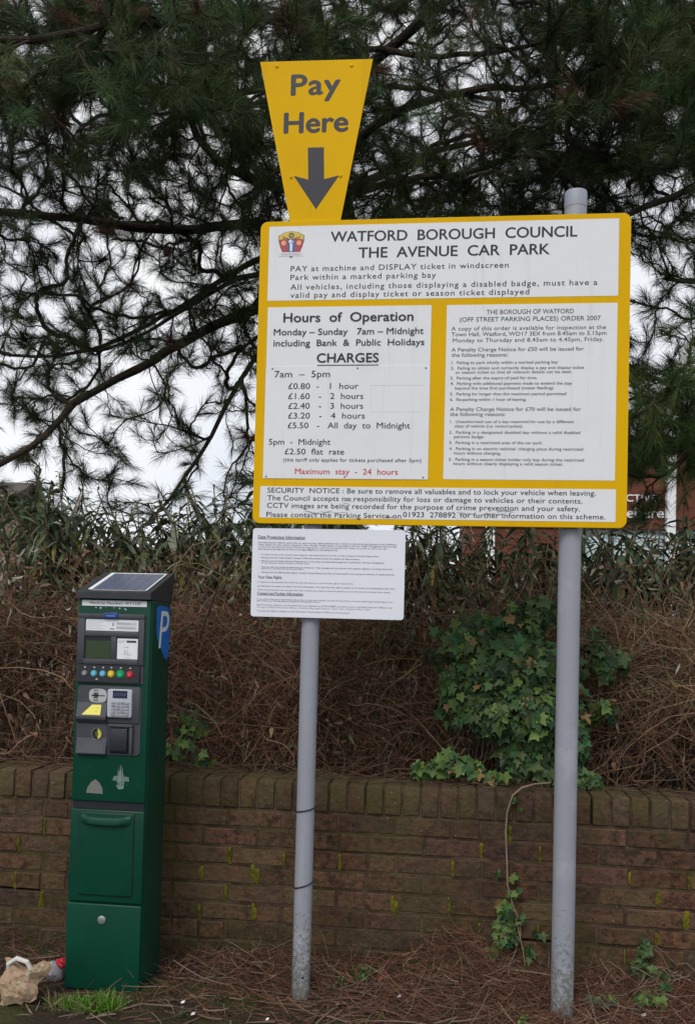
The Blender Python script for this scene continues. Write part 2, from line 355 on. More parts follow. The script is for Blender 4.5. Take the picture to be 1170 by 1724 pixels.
# ---- brick wall
def moss_grad(t, out, tcn):
    """green film and lichen specks of their own shape on the brick"""
    n, l = t.nodes.new, t.links.new
    x = n('ShaderNodeTexNoise'); x.inputs['Scale'].default_value = 1.6; x.inputs['Detail'].default_value = 8; x.inputs['Roughness'].default_value = .7; l(tcn.outputs['Object'], x.inputs['Vector'])
    r = n('ShaderNodeMapRange'); r.inputs[1].default_value = .47; r.inputs[2].default_value = .72; r.inputs[4].default_value = .8; l(x.outputs['Fac'], r.inputs[0])
    mi = n('ShaderNodeMix'); mi.data_type = 'RGBA'; l(r.outputs[0], mi.inputs[0]); l(out, mi.inputs[6]); mi.inputs[7].default_value = (.064, .057, .018, 1)
    v = n('ShaderNodeTexNoise'); v.inputs['Scale'].default_value = 95; v.inputs['Detail'].default_value = 2; l(tcn.outputs['Object'], v.inputs['Vector'])
    r2 = n('ShaderNodeMapRange'); r2.inputs[1].default_value = .69; r2.inputs[2].default_value = .74; r2.inputs[4].default_value = .6; l(v.outputs['Fac'], r2.inputs[0])
    m2 = n('ShaderNodeMix'); m2.data_type = 'RGBA'; l(r2.outputs[0], m2.inputs[0]); l(mi.outputs[2], m2.inputs[6]); m2.inputs[7].default_value = (.20, .18, .13, 1)
    sx = n('ShaderNodeSeparateXYZ'); l(tcn.outputs['Object'], sx.inputs[0])
    h = n('ShaderNodeMapRange'); h.inputs[1].default_value = .0; h.inputs[2].default_value = .38; h.inputs[3].default_value = .16; h.inputs[4].default_value = -.16; l(sx.outputs['Z'], h.inputs[0])
    g2 = n('ShaderNodeTexNoise'); g2.inputs['Scale'].default_value = 9; g2.inputs['Detail'].default_value = 8; g2.inputs['Roughness'].default_value = .75; l(tcn.outputs['Object'], g2.inputs['Vector'])
    ad = n('ShaderNodeMath'); ad.operation = 'ADD'; l(g2.outputs['Fac'], ad.inputs[0]); l(h.outputs[0], ad.inputs[1])
    r3 = n('ShaderNodeMapRange'); r3.inputs[1].default_value = .52; r3.inputs[2].default_value = .68; r3.inputs[4].default_value = .8; l(ad.outputs[0], r3.inputs[0])
    m3 = n('ShaderNodeMix'); m3.data_type = 'RGBA'; l(r3.outputs[0], m3.inputs[0]); l(m2.outputs[2], m3.inputs[6]); m3.inputs[7].default_value = (.030, .030, .013, 1)
    return m3.outputs[2]
M_brick = mat('weathered_brick', (.130, .064, .039), .92, .2, noise=[(26, (.036, .022, .014), .42, .62), (5, (.095, .064, .036), .42, .66), (120, (.15, .11, .075), .59, .70), (60, (.022, .015, .011), .58, .68), (1.3, (.055, .038, .026), .48, .70)], bump=(48, 1., .009), attr='Col', extra=moss_grad)
M_cope = mat('coping_brick', (.092, .058, .036), .92, .2, noise=[(28, (.045, .030, .018), .42, .66), (3.2, (.082, .066, .030), .44, .66), (140, (.09, .07, .045), .64, .72)], bump=(60, 1., .007), attr='Col', extra=moss_grad)
M_mortar = mat('old_mortar', (.092, .062, .041), .95, .15, noise=[(11, (.034, .024, .016), .38, .60), (3.1, (.060, .055, .016), .48, .68), (60, (.12, .095, .065), .60, .70)], bump=(160, .6, .004))
M_core = mat('wall_core', (.03, .022, .017), 1, .1)
M_moss = mat('yellow_green_moss', (.185, .165, .018), 1, .1, noise=[(30, (.070, .070, .012), .38, .62), (160, (.16, .15, .03), .55, .7)], bump=(220, .9, .01))
wall = thing('brick_wall', (0, WALL_Y, 0), 'low reddish brown brick wall with mossy joints and an on-edge brick coping', 'wall')
PITCH_B, COURSE, JT = .228, .0765, .0095
def brick(mb, x0, x1, yf, z0, z1, col, depth=.10, bev=.0035):
    """front bevelled brick, slightly worn"""
    j = lambda: random.uniform(-.0012, .0012); b = bev+random.uniform(0, .002); yb = yf+depth; ym = yf+b
    vs = [(x0, yb, z0), (x1, yb, z0), (x1, yb, z1), (x0, yb, z1), (x0, ym, z0), (x1, ym, z0), (x1, ym, z1), (x0, ym, z1),
          (x0+b+j(), yf+j(), z0+b+j()), (x1-b+j(), yf+j(), z0+b+j()), (x1-b+j(), yf+j(), z1-b+j()), (x0+b+j(), yf+j(), z1-b+j())]
    fs = [[8, 9, 10, 11], [4, 5, 9, 8], [5, 6, 10, 9], [6, 7, 11, 10], [7, 4, 8, 11], [0, 1, 5, 4], [1, 2, 6, 5], [2, 3, 7, 6], [3, 0, 4, 7], [3, 2, 1, 0]]
    mb.add(vs, fs, col)
def bcol(green=0):
    k = random.uniform(.70, 1.12); return (k*random.uniform(.94, 1.06), k*random.uniform(.9, 1.08), k*random.uniform(.85, 1.1))
bk, mo, ms = MB(), MB(), MB()
WX0, WX1 = -5.0, 4.0
zc = WALL_TOP-.115
cour = []
z = zc; row = 0
mossy = {}
while z > -.16:
    z1 = z-JT; z0 = z-COURSE; off = (row % 2)*PITCH_B/2+.028+random.uniform(-.008, .008)
    x = WX0+off
    while x < WX1:
        xa, xb = x+JT/2, x+PITCH_B-JT/2
        if random.random() < .17:       # the odd pair of headers
            xm = (xa+xb)/2; brick(bk, xa, xm-JT/2, WALL_Y+random.uniform(-.002, .003), z0, z1, bcol()); brick(bk, xm+JT/2, xb, WALL_Y+random.uniform(-.002, .003), z0, z1, bcol())
            mo.box(xm-JT/2-.002, xm+JT/2+.002, WALL_Y+.006, WALL_Y+.06, z0-.001, z1+.001)
        else: brick(bk, xa, xb, WALL_Y+random.uniform(-.002, .003), z0, z1, bcol())
        d = random.uniform(.0015, .005)
        mo.box(x-JT/2-.002, x+JT/2+.002, WALL_Y+d, WALL_Y+.06, z0-.001, z1+.001)
        # the bed joint over this brick; a few have fallen out
        gone = random.random() < .07 and row > 4
        if not gone: mo.box(x-.004, x+PITCH_B-.004, WALL_Y+random.uniform(.0012, .0055), WALL_Y+.06, z1-.002, z1+JT+.002)
        # moss cushions standing in the upright joints
        cluster = math.sin(x*2.3+.6)+.7*math.sin(x*5.1+row*.4)+(.5 if 2 <= row <= 5 else -.5)
        zm = (z0+z1)/2; hot = (-2.0 < x < -1.4 and .15 < zm < .5) or (-1.02 < x < -.3 and .18 < zm < .48) or (.70 < x < 1.3 and .08 < zm < .55)
        if (hot and random.random() < .75) or (-2.2 < x < 1.4 and cluster > .9 and random.random() < .5):
            thick = random.uniform(.5, 1.2); nu = 11
            # a cushion filling the upright joint and creeping over the brick edges beside it
            for bl in range(random.choice((1, 1, 2, 3))):
                zc0 = (z0+z1)/2+random.uniform(-.012, .012)*bl; hh = (z1-z0)*random.uniform(.34, .56); ww = (JT*.5+.003)*thick*random.uniform(.8, 1.3); xo = x+random.uniform(-.006, .006)*(bl+.4)
                pts = []; 
                for i in range(5):
                    rr_ = i/4
                    for k_ in range(12):
                        a_ = 2*math.pi*k_/12; w_ = 1+.22*math.sin(3*a_+x*40)+.2*random.uniform(-1, 1); pts.append((xo+ww*rr_*w_*math.copysign(abs(math.cos(a_))**.4, math.cos(a_)), WALL_Y+.0012-.006*(1-rr_**2)*thick*random.uniform(.6, 1.2), zc0+hh*rr_*(1+.12*random.uniform(-1, 1))*math.copysign(abs(math.sin(a_))**.5, math.sin(a_))))
                ms.add(pts, [[i*12+k_, i*12+(k_+1) % 12, (i+1)*12+(k_+1) % 12, (i+1)*12+k_] for i in range(4) for k_ in range(12)])
        x += PITCH_B
    z -= COURSE; row += 1
bk.build('brick_face', M_brick, wall); mo.build('mortar', M_mortar, wall); ms.build('moss', M_moss, wall, True)
cb = MB(); cb.box(WX0, WX1, WALL_Y+.03, WALL_Y+.205, -.2, WALL_TOP-.02); cb.build('core', M_core, wall)
co = MB(); x = WX0; cm = MB()
while x < WX1:
    k = bcol(); t = random.uniform(-.003, .003); yo = random.uniform(-.004, .003)
    co.box(x+.0045, x+.0745-.0045, WALL_Y-.003+yo, WALL_Y+.213+yo, WALL_TOP-.112, WALL_TOP+t, .0055, k, 2)
    if random.random() < .95: cm.box(x-.0047, x+.0047, WALL_Y+random.uniform(.001, .006), WALL_Y+.2, WALL_TOP-.113, WALL_TOP-.003-random.uniform(0, .006))
    x += .0745
co.build('coping', M_cope, wall, True); cm.build('coping_mortar', M_mortar, wall)

# ---- the leisure building far behind, right
M_fbrick = mat('orange_brick', (.145, .047, .028), .85, .3, noise=(1.2, (.115, .038, .024), .4, .7), bump=(9, .3))
M_white = mat('white_paint', (.78, .79, .80), .55, .4)
M_tglass = mat('pale_glazing', (.46, .56, .57), .15, .6)
M_frame = mat('grey_frame', (.10, .13, .13), .5, .4)
M_roof = mat('roof_felt', (.06, .06, .065), .9, .2)
lc = thing('leisure_building', (5.5, 26, 0), 'orange brick building with white columns and white lettering seen beyond the hedge', 'building')
b = MB(); b.box(.52, 16, 26, 38, 4.05, 6.5); b.box(.52, 3.6, 26.05, 38, -.2, 4.05); b.build('wall', M_fbrick, lc)
b = MB(); b.box(.4, 16.1, 25.85, 38.1, 6.5, 6.7); b.build('roof', M_roof, lc)
for i, (x0, x1) in enumerate(((3.75, 4.65), (4.75, 6.2), (6.5, 9.4), (9.6, 12.6), (12.8, 15.8))):
    b = MB(); b.box(x0, x1, 26.10, 26.16, .5, 3.98); p = b.build('window', M_tglass, lc)
    b = MB()
    b.box(x0-.06, x0+.03, 26.04, 26.2, .4, 4.04); b.box(x1-.03, x1+.06, 26.04, 26.2, .4, 4.04); b.box(x0+.03, x1-.03, 26.04, 26.2, 3.93, 4.04); b.box(x0+.03, x1-.03, 26.05, 26.2, 2.75, 2.85); b.box(x0+.03, x1-.03, 26.04, 26.2, .4, .52)
    b.build('frame', M_frame, p)
for x0, x1 in ((1.10, 1.37), (6.17, 6.42)):
    b = MB(); b.box(x0, x1, 25.70, 25.95, -.2, 6.4 if x0 > 3 else 4.9, .02); b.build('column', M_white, lc)
b = MB(); text(b, 'Leisure', 4.93, 6.14, 4.37, .30, 25.97, .02); text(b, 'ACTIVE', 4.86, 5.92, 4.84, .2, 25.97, .02); b.build('lettering', M_white, lc)
# ---- house far behind, left
M_tile = mat('brown_tiles', (.085, .072, .062), .9, .2, noise=(2, (.12, .105, .09), .4, .7), bump=(14, .5, .05))
M_pink = mat('pinkish_brick', (.36, .235, .18), .9, .2, noise=(3, (.30, .20, .16), .4, .7))
ho = thing('house', (-11.5, 20, 0), 'brown roofed house with pinkish walls at the far left behind the shrubs', 'house')
b = MB(); b.box(-16, -10.6, 20, 23.6, -.2, 3.5); b.build('wall', M_pink, ho)
b = MB(); b.prism([(19.6, 3.52), (24.0, 3.52), (21.8, 4.62)], -16.3, -10.75, axis='x'); b.build('roof', M_tile, ho)
b = MB(); b.box(-11.9, -11.0, 19.96, 20.03, 1.2, 2.5); b.build('window', M_tglass, ho)
M_render = mat('grey_render', (.42, .35, .31), .9, .2, noise=(1.5, (.34, .29, .26), .4, .7))
ga = thing('garage', (-4.2, 17, 0), 'low pale grey rendered garage half hidden by the shrubs', 'garage')
b = MB(); b.box(-9.6, -3.4, 17, 21, -.2, 2.55); b.build('wall', M_render, ga)
b = MB(); b.box(-9.75, -3.25, 16.85, 21.1, 2.55, 2.64); b.build('roof', M_render, ga)
b = MB(); b.box(-6.2, -3.9, 16.95, 16.99, -.1, 2.1); b.build('door', mat('garage_door_paint', (.42, .40, .39), .6, .3), ga)

# ================================================================ PLANTS
M_bark = mat('pine_bark', (.036, .029, .021), .95, .15, noise=(14, (.066, .050, .036), .45, .7), bump=(40, .9, .02))
M_twig = mat('pine_twig', (.050, .038, .028), .9, .15)
M_needle = mat('pine_needles', (1, 1, 1), .6, .2, attr='Col', trans=.12)
M_cone = mat('cone_scales', (.10, .062, .040), .85, .2, noise=(60, (.05, .032, .022), .4, .7), bump=(90, .7))
class Pine:
    """limbs are given; shoots grow to attractor points from the nearest limb or twig"""
    def __init__(s): s.pos = []; s.par = []; s.rad = []; s.dir = []; s.limbs = []
    def limb(s, pts, r0, r1, parent=-1, seg=.12):
        P = [Vector(p) for p in pts]; out = [P[0]]
        for i in range(len(P)-1):           # Catmull-Rom
            p0, p1, p2, p3 = P[max(i-1, 0)], P[i], P[i+1], P[min(i+2, len(P)-1)]; n = max(2, int((p2-p1).length/seg))
            for k in range(1, n+1):
                t = k/n; out.append(.5*((2*p1)+(p2-p0)*t+(2*p0-5*p1+4*p2-p3)*t*t+(3*p1-p0-3*p2+p3)*t**3)+Vector([random.uniform(-.008, .008) for _ in range(3)]))
        rr = [(r0+(r1-r0)*(i/(len(out)-1))**.6)*(.80 if r0 < .08 else .85 if r0 < .1 else .9)*random.uniform(.92, 1.08) for i in range(len(out))]; s.limbs.append((out, rr)); last = parent
        for i, p in enumerate(out):
            s.pos.append(p); s.par.append(last); s.rad.append(rr[i]); s.dir.append((out[min(i+1, len(out)-1)]-out[max(i-1, 0)]).normalized()); last = len(s.pos)-1
        return out
    def grow(s, A, kink=.10):
        nb = len(s.pos); paths = []
        P = np.array([tuple(p) for p in s.pos]); Dd = np.array([tuple(d) for d in s.dir]); cap = len(P)+len(A)*6
        PP = np.zeros((cap, 3)); PP[:nb] = P; DD = np.zeros((cap, 3)); DD[:nb] = Dd; par = list(s.par)+[0]*(cap-nb); cnt = np.zeros(cap); m = nb
        d0 = np.min(np.linalg.norm(A[:, None, :]-P[None, ::3, :], axis=2), axis=1); tips = []
        for a in A[np.argsort(d0)]:
            dv = a-PP[:m]; dist = np.linalg.norm(dv, axis=1); cosb = np.einsum('ij,ij->i', dv, DD[:m])/(dist+1e-6)
            cost = dist*(1.35-.45*cosb)+np.where(dist < .10, .4, 0); j = int(np.argmin(cost)); d = dist[j]
            p0 = PP[j]; t0 = unit(DD[j]*.8+unit(a-p0)*.7+rng.normal(size=3)*.25); endd = unit((a-p0)/(d+1e-6)+np.array([0, 0, .35])+rng.normal(size=3)*.3)
            q1 = p0+t0*d*.38; q2 = a-endd*d*.35; n = 6; path = [p0]; last = j
            for k in range(1, n+1):
                t = k/n; q = p0*(1-t)**3+3*q1*t*(1-t)**2+3*q2*t*t*(1-t)+a*t**3+(rng.normal(size=3)*d*kink*.2 if k < n else 0)
                path.append(q); 
            for k in range(1, n+1):
                PP[m] = path[k]; DD[m] = unit(path[k]-path[k-1]); par[m] = last; last = m; m += 1
            paths.append((j, m-n, n)); tips.append((m-1, d))
        for i in range(m-1, nb-1, -1):
            cnt[i] += 1/6; 
            if par[i] >= nb: cnt[par[i]] += cnt[i]
        s.PP, s.DD, s.cnt, s.paths, s.tips, s.nb, s.partab = PP[:m], DD[:m], cnt[:m], paths, tips, nb, par
    def twig_mesh(s):
        S = []; Rr = []
        for j, f, n in s.paths:
            ids = [j]+list(range(f, f+n)); S.append(s.PP[ids]); r = .0028*np.sqrt(1+.55*s.cnt[ids]); r[0] = r[1]*1.05; Rr.append(np.minimum(r, .018))
        return tubes_np(np.array(S), np.array(Rr), 5)
    def needles(s, per=70, ln=(.065, .115), wid=.0016, keep=1., brown=.03, side=1.25):
        tp, td, tc = [], [], []
        green = np.array([.036, .060, .021])
        for (i, d) in s.tips:
            if random.random() > keep: continue
            q_ = s.PP[i]; shade = rng.uniform(.6, 1.25)*(1+.55*math.sin(q_[0]*2.6+q_[2]*1.7+.4)*math.sin(q_[1]*1.9+q_[2]*2.3)); c = green*shade*(1.55 if q_[1] < 4.0 else 1)*np.array([rng.uniform(.8, 1.35), 1, rng.uniform(.75, 1.2)])  # tufts nearer the camera painted brighter, light put into their colour
            if random.random() < brown: c = np.array([.13, .06, .035])*rng.uniform(.6, 1.1)
            tp.append(s.PP[i]); td.append(s.DD[i]); tc.append((c, 1.))
            for k in (1, 2, 3):
                if random.random() < side*.55:
                    dv = unit(s.DD[i-k]+rng.normal(size=3)*.7+np.array([0, 0, .3])); tp.append(s.PP[i-k]+dv*rng.uniform(.03, .09)); td.append(dv); tc.append((c*rng.uniform(.8, 1.1), .75))
        n = len(tp); B, D, Ln, Cc = [], [], [], []
        for p, d, (c, k) in zip(tp, td, tc):
            m = int(per*k*rng.uniform(.6, 1.25)); t = rng.uniform(0, 1, m)**.8; ang = R(58)*(1-t)+R(10)*t; ang = ang+rng.normal(size=m)*.22
            a = unit(np.cross(d, [.3, .2, .93])); b = np.cross(d, a); ph = rng.uniform(0, 2*np.pi, m)
            rad = a[None]*np.cos(ph)[:, None]+b[None]*np.sin(ph)[:, None]
            B.append(p[None]-d[None]*(.13*(1-t))[:, None]); D.append(unit(d[None]*np.cos(ang)[:, None]+rad*np.sin(ang)[:, None])); Ln.append(rng.uniform(*ln, m)*(.8+.2*k))
            Cc.append(c[None]*rng.uniform(.75, 1.25, m)[:, None])
        B, D, Ln, Cc = map(np.concatenate, (B, D, Ln, Cc)); m = len(B)
        sd = unit(np.cross(D, rng.normal(size=(m, 3))))*wid/2; droop = np.zeros((m, 3)); droop[:, 2] = -rng.uniform(-.02, .30, m)*Ln
        V = np.zeros((m, 5, 3)); V[:, 0] = B-sd; V[:, 1] = B+sd; mid = B+D*(Ln*.55)[:, None]+droop*.15; V[:, 2] = mid+sd*.9; V[:, 3] = mid-sd*.9; V[:, 4] = B+D*Ln[:, None]+droop
        ix = np.arange(m)[:, None]*5
        return V.reshape(-1, 3), [ix+np.array([[0, 1, 2, 3]]), ix+np.array([[3, 2, 4]])], np.repeat(Cc, 5, axis=0)
def limb_mesh(out, rr):
    b = MB(); b.tube(out, rr, 9); return b
def cells(rows, y0, cols, yd, scale=1.):
    """shoots thinned out over the crown: rows of density, each with its own band of distances"""
    A = []
    for r, (dens, (ya, yb)) in enumerate(zip(rows, yd)):
        for c, d in enumerate(dens):
            for _ in range(rng.poisson(d*scale)):
                A.append(tuple(at(cols+100*c+rng.uniform(0, 100), y0+100*r+rng.uniform(0, 100), rng.uniform(ya, yb))))
    return np.array(A)
# ---- the big pine behind the sign
tree = Pine()
tb = at(560, 1100, 6.0); trunk_pts = [(tb.x+.05, 6.05, .35), (tb.x, 6.0, 1.2)]+[tuple(at(x, y, Y)) for x, y, Y in ((575, 850, 6), (585, 600, 6), (570, 350, 5.95), (535, 120, 5.9), (515, -60, 5.9), (525, -350, 6.0), (560, -800, 6.1))]
tree.limb(trunk_pts, .19, .07)
LIMBS = [([(575, 520, 6), (500, 508, 5.8), (430, 522, 5.6), (335, 562, 5.4), (262, 606, 5.2), (195, 640, 5.0), (125, 680, 4.9), (75, 735, 4.8), (20, 770, 4.7), (-90, 830, 4.6)], .060, .018),
 ([(570, 400, 5.95), (430, 378, 5.5), (330, 386, 5.2), (230, 383, 4.9), (140, 368, 4.7), (41, 361, 4.6), (-120, 345, 4.5)], .055, .022),
 ([(580, 430, 6), (480, 560, 5.6), (425, 610, 5.4), (378, 690, 5.2), (335, 772, 5.1), (285, 838, 5.0), (255, 880, 5.0)], .04, .011),
 ([(545, 180, 5.9), (640, 96, 5.6), (700, 46, 5.4), (760, -5, 5.2), (880, -90, 5.0)], .06, .03),
 ([(540, 130, 5.9), (620, 84, 5.5), (715, 96, 5.2), (840, 86, 4.9), (960, 60, 4.7)], .035, .014),
 ([(560, 290, 5.95), (620, 220, 5.6), (665, 192, 5.4), (720, 170, 5.2), (810, 150, 4.9), (930, 142, 4.6), (1040, 95, 4.4)], .05, .016),
 ([(555, 230, 5.9), (640, 150, 5.5), (760, 158, 5.1), (850, 170, 4.8)], .035, .012),
 ([(565, 330, 5.95), (680, 305, 5.4), (790, 290, 5.0), (880, 262, 4.7), (1000, 270, 4.5)], .045, .014),
 ([(520, 50, 5.9), (430, 25, 5.2), (330, 45, 4.5), (220, 30, 4.0), (120, 60, 3.7), (0, 70, 3.5)], .055, .018),
 ([(535, 160, 5.9), (460, 150, 5.2), (390, 158, 4.6), (318, 168, 4.2), (240, 140, 3.9), (150, 150, 3.7)], .045, .014),
 ([(550, 330, 5.95), (420, 300, 5.6), (350, 250, 5.2), (310, 180, 4.8), (290, 90, 4.5)], .05, .02),
 ([(560, 420, 5.95), (430, 440, 6.2), (300, 520, 6.5), (150, 590, 6.6), (20, 600, 6.7)], .04, .015),
 ([(545, 450, 6), (400, 470, 6.0), (250, 560, 5.8), (170, 590, 5.6)], .035, .012),
 ([(520, -100, 5.9), (700, -220, 5.2), (900, -300, 4.6), (1150, -320, 4.2)], .06, .02),
 ([(520, -150, 5.9), (350, -250, 5.0), (150, -280, 4.3), (-100, -260, 4.0)], .06, .02),
 ([(530, -30, 5.9), (600, -130, 5.0), (640, -260, 4.3)], .05, .02), ([(518, -60, 5.9), (600, -150, 7.0), (750, -200, 8.0)], .05, .02), ([(530, 200, 5.9), (450, 180, 7.0), (250, 150, 8.0)], .05, .02), ([(570, 330, 5.9), (750, 250, 7.0), (950, 220, 7.8)], .05, .02)]
for pts, r0, r1 in LIMBS: tree.limb([tuple(at(*p)) for p in pts], r0, r1)
ROWS = [[4]*14, [5]*14, [6]*14,
 [9, 9, 14, 18, 19, 17, 14, 15, 9, 8, 11, 15, 15, 13], [9, 9, 14, 17, 19, 19, 15, 13, 8, 6, 7, 13, 17, 13], [7, 7, 12, 14, 12, 10, 13, 13, 11, 9, 11, 15, 17, 12], [5, 5, 7, 9, 8, 7, 12, 13, 11, 12, 13, 13, 7, 4],
 [4, 4, 4, 4, 5, 6, 5, 5, 2, 2, 1, 1, 1, 1], [5, 5, 5, 7, 7, 6, 6, 5, 2, 1, 1, 1, 0, 0], [3, 3, 4, 4, 3, 2, 3, 4, 2, 1, 0, 0, 0, 0], [3, 3, 3, 3, 2, 2, 3, 4, 2, 1, 0, 0, 0, 0], [2, 2, 3, 2, 1, 2, 4, 4, 2, 0, 0, 0, 0, 0]]
YD = [(4.2, 7.5), (4, 7.5), (3.8, 7.5), (3.7, 8.6), (3.7, 8.6), (3.9, 8.2), (4.3, 7.6), (4.5, 6.8), (4.6, 6.8), (4.6, 6.4), (4.6, 6.0), (4.7, 5.6)]
A = cells(ROWS, -300, -200, YD, 5.4)
near = [at(rng.uniform(-60, 430), rng.uniform(-80, 215)*1.0, rng.uniform(3.35, 3.95)) for _ in range(95)]+[at(rng.uniform(930, 1180), rng.uniform(-60, 210), rng.uniform(3.7, 4.2)) for _ in range(45)]
A = np.concatenate([A, np.array([tuple(p) for p in near])])
tree.grow(A)
pine = thing('pine_tree', tuple(trunk_pts[0]), 'large dark pine tree with bare spreading limbs behind the yellow car park board', 'tree')
limb_mesh(*tree.limbs[0]).build('trunk', M_bark, pine, True)
for lm in tree.limbs[1:]: limb_mesh(*lm).build('limb', M_bark, pine, True)
v, f = tree.twig_mesh(); child('twigs', np_mesh('twigs', v, f, smooth=True), M_twig, pine)
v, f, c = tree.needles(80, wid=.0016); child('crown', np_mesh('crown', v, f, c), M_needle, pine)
def cone_mb(p, d, ln=.06):
    b = MB(); d = Vector(d).normalized(); a = d.cross(Vector((.2, .9, .1))).normalized(); e = d.cross(a)
    prof = [(0, .006), (.12, .017), (.35, .021), (.6, .017), (.85, .009), (1, .003)]
    b.tube([Vector(p)+d*ln*t for t, _ in prof], [r*ln/.06 for _, r in prof], 8)
    for i in range(34):
        t = .06+.88*i/34; ph = i*2.4; r = np.interp(t, [q[0] for q in prof], [q[1] for q in prof])*ln/.06; u = a*math.cos(ph)+e*math.sin(ph); w_ = d.cross(u)
        o = Vector(p)+d*ln*t; b.add([o+u*r*.8-w_*.006, o+u*r*.8+w_*.006, o+u*(r+.008)-d*.004+w_*.003, o+u*(r+.008)-d*.004-w_*.003], [[0, 1, 2, 3]])
    return b
for i in range(26):
    k = random.randrange(len(tree.tips)//3, len(tree.tips)); p = tree.PP[tree.tips[k][0]-2]
    cone_mb(p, (random.uniform(-.5, .5), random.uniform(-.5, .5), -1)).build('cone', M_cone, pine, True)
# ---- second pine on the right
t2 = Pine(); t2.limb([(2.75, 5.6, .4), (2.72, 5.6, 1.6), (2.62, 5.5, 3.2), (2.6, 5.5, 5.0), (2.7, 5.5, 7.5)], .16, .05)
for pts, r0, r1 in [([(1330, 300, 5.5), (1230, 300, 5.0), (1130, 332, 4.6), (1055, 362, 4.4), (990, 395, 4.3)], .05, .014), ([(1340, 560, 5.5), (1240, 600, 5.0), (1150, 650, 4.6), (1070, 700, 4.4)], .045, .012),
 ([(1330, 650, 5.5), (1200, 720, 5.1), (1120, 800, 4.9), (1040, 790, 4.8)], .04, .01), ([(1330, 100, 5.5), (1230, 60, 4.9), (1110, 60, 4.5), (1020, 100, 4.3)], .045, .014), ([(1350, 500, 5.5), (1220, 480, 5.2), (1120, 470, 5.0)], .035, .012), ([(1340, -150, 5.5), (1180, -220, 5.0)], .05, .02),
 ([(1330, 640, 5.5), (1230, 690, 5.8), (1110, 640, 6.0), (1030, 600, 6.2)], .035, .012)]:
    t2.limb([tuple(at(*p)) for p in pts], r0, r1)
ROWS2 = [[2, 3, 5, 6, 5, 4], [3, 8, 9, 8, 6, 4], [3, 9, 10, 8, 6, 4], [1, 4, 8, 6, 5, 4], [1, 2, 3, 4, 4, 4], [1, 2, 3, 5, 5, 4], [1, 4, 6, 7, 5, 4], [3, 13, 14, 9, 6, 4], [3, 13, 14, 9, 6, 4], [.5, 1.1, 4, 8, 5, 3]]
A2 = cells(ROWS2, -100, 950, [(4.2, 6.4)]*7+[(4.2, 6.2)]*3, 4.2)
A2 = A2[[not (p[1] < 4 and False) for p in A2]]
t2.grow(A2)
pine2 = thing('pine_tree', (2.75, 5.6, .4), 'bushy green pine tree reaching in from the right edge beside the board', 'tree')
limb_mesh(*t2.limbs[0]).build('trunk', M_bark, pine2, True)
for lm in t2.limbs[1:]: limb_mesh(*lm).build('limb', M_bark, pine2, True)
v, f = t2.twig_mesh(); child('twigs', np_mesh('twigs', v, f, smooth=True), M_twig, pine2)
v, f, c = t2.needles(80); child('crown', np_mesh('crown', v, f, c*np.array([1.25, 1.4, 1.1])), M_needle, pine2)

# ---- bare winter tree far behind
M_pale = mat('pale_bark', (.30, .27, .24), .9, .2)
bt = Pine(); c0 = at(742, 1000, 21); bt.limb([(c0.x, 21, -.1), (c0.x+.1, 21, 2.2), (c0.x+.05, 21, 4.0), (c0.x+.3, 21, 5.6)], .12, .03)
A3 = np.array([tuple(at(rng.uniform(690, 800), rng.uniform(780, 925), rng.uniform(20, 22))) for _ in range(170)]); bt.grow(A3)
bare = thing('bare_tree', (c0.x, 21, -.1), 'leafless pale grey tree far off in the gap under the board', 'tree')
limb_mesh(*bt.limbs[0]).build('trunk', M_pale, bare, True)
S = []; Rr = []
for j, f_, n in bt.paths: ids = [j]+list(range(f_, f_+n)); S.append(bt.PP[ids]); Rr.append(.008+.004*np.sqrt(bt.cnt[ids]))
v, f = tubes_np(np.array(S), np.array(Rr), 3); child('twigs', np_mesh('twigs', v, f), M_pale, bare)

# ---- hedge of dead brown stems
M_dead = mat('dead_twigs', (1, 1, 1), .9, .15, attr='Col')
M_leaf = mat('shrub_leaf', (1, 1, 1), .6, .3, attr='Col', trans=.25)
hedge = thing('hedge', (0, 4.1, .6), 'tangled hedge of dead brown stems along the top of the brick wall', 'hedge')
def hedge_col(n, S):
    base = np.array([.165, .088, .056]); k = rng.uniform(.35, 1.5, n)[:, None]; c = base[None]*k
    straw = rng.uniform(size=n) < np.clip(.05+.35*(S[:, 0] > .55)*(S[:, 2] > 1.05)+.14*(S[:, 2] > 1.45), 0, 1); c[straw] = np.array([.30, .22, .12])*rng.uniform(.6, 1.3, straw.sum())[:, None]
    grey = rng.uniform(size=n) < .10; c[grey] = np.array([.24, .20, .165])*rng.uniform(.5, 1.2, grey.sum())[:, None]
    return c
n = 52000
S = np.stack([rng.uniform(-2.9, 2.3, n), 3.86+.95*rng.uniform(0, 1, n)**1.6, rng.uniform(.66, 1.44, n)], 1)
S[:, 1] -= .10*np.clip((S[:, 2]-.8), 0, 1)*rng.uniform(0, 1, n)
D = rdir(n, .1); D[:, 1] *= .6; D[:, 0] *= 1.25; D = unit(D); Ln = rng.uniform(.10, .42, n)
dens = np.sin(S[:, 0]*3.1+S[:, 2]*4)+np.sin(S[:, 0]*7.7-S[:, 2]*6+1)+rng.normal(size=n)*.9; kp = dens > np.where(S[:, 2] < .98, .35, -.55)-.5*(S[:, 1] > 4.2); S, D, Ln = S[kp], D[kp], Ln[kp]; n = len(S)
P = strands(S, D, Ln, 6, 1.3, .3); P[:, :, 1] = np.maximum(P[:, :, 1], 3.815+.025*np.sin(P[:, :, 0]*9)+.02*np.sin(P[:, :, 2]*23)); P[:, :, 2] = np.maximum(P[:, :, 2], .64)
over = P[:, :, 1] < WALL_Y+.215; P[:, :, 2] = np.where(over, np.maximum(P[:, :, 2], WALL_TOP+.01), P[:, :, 2])
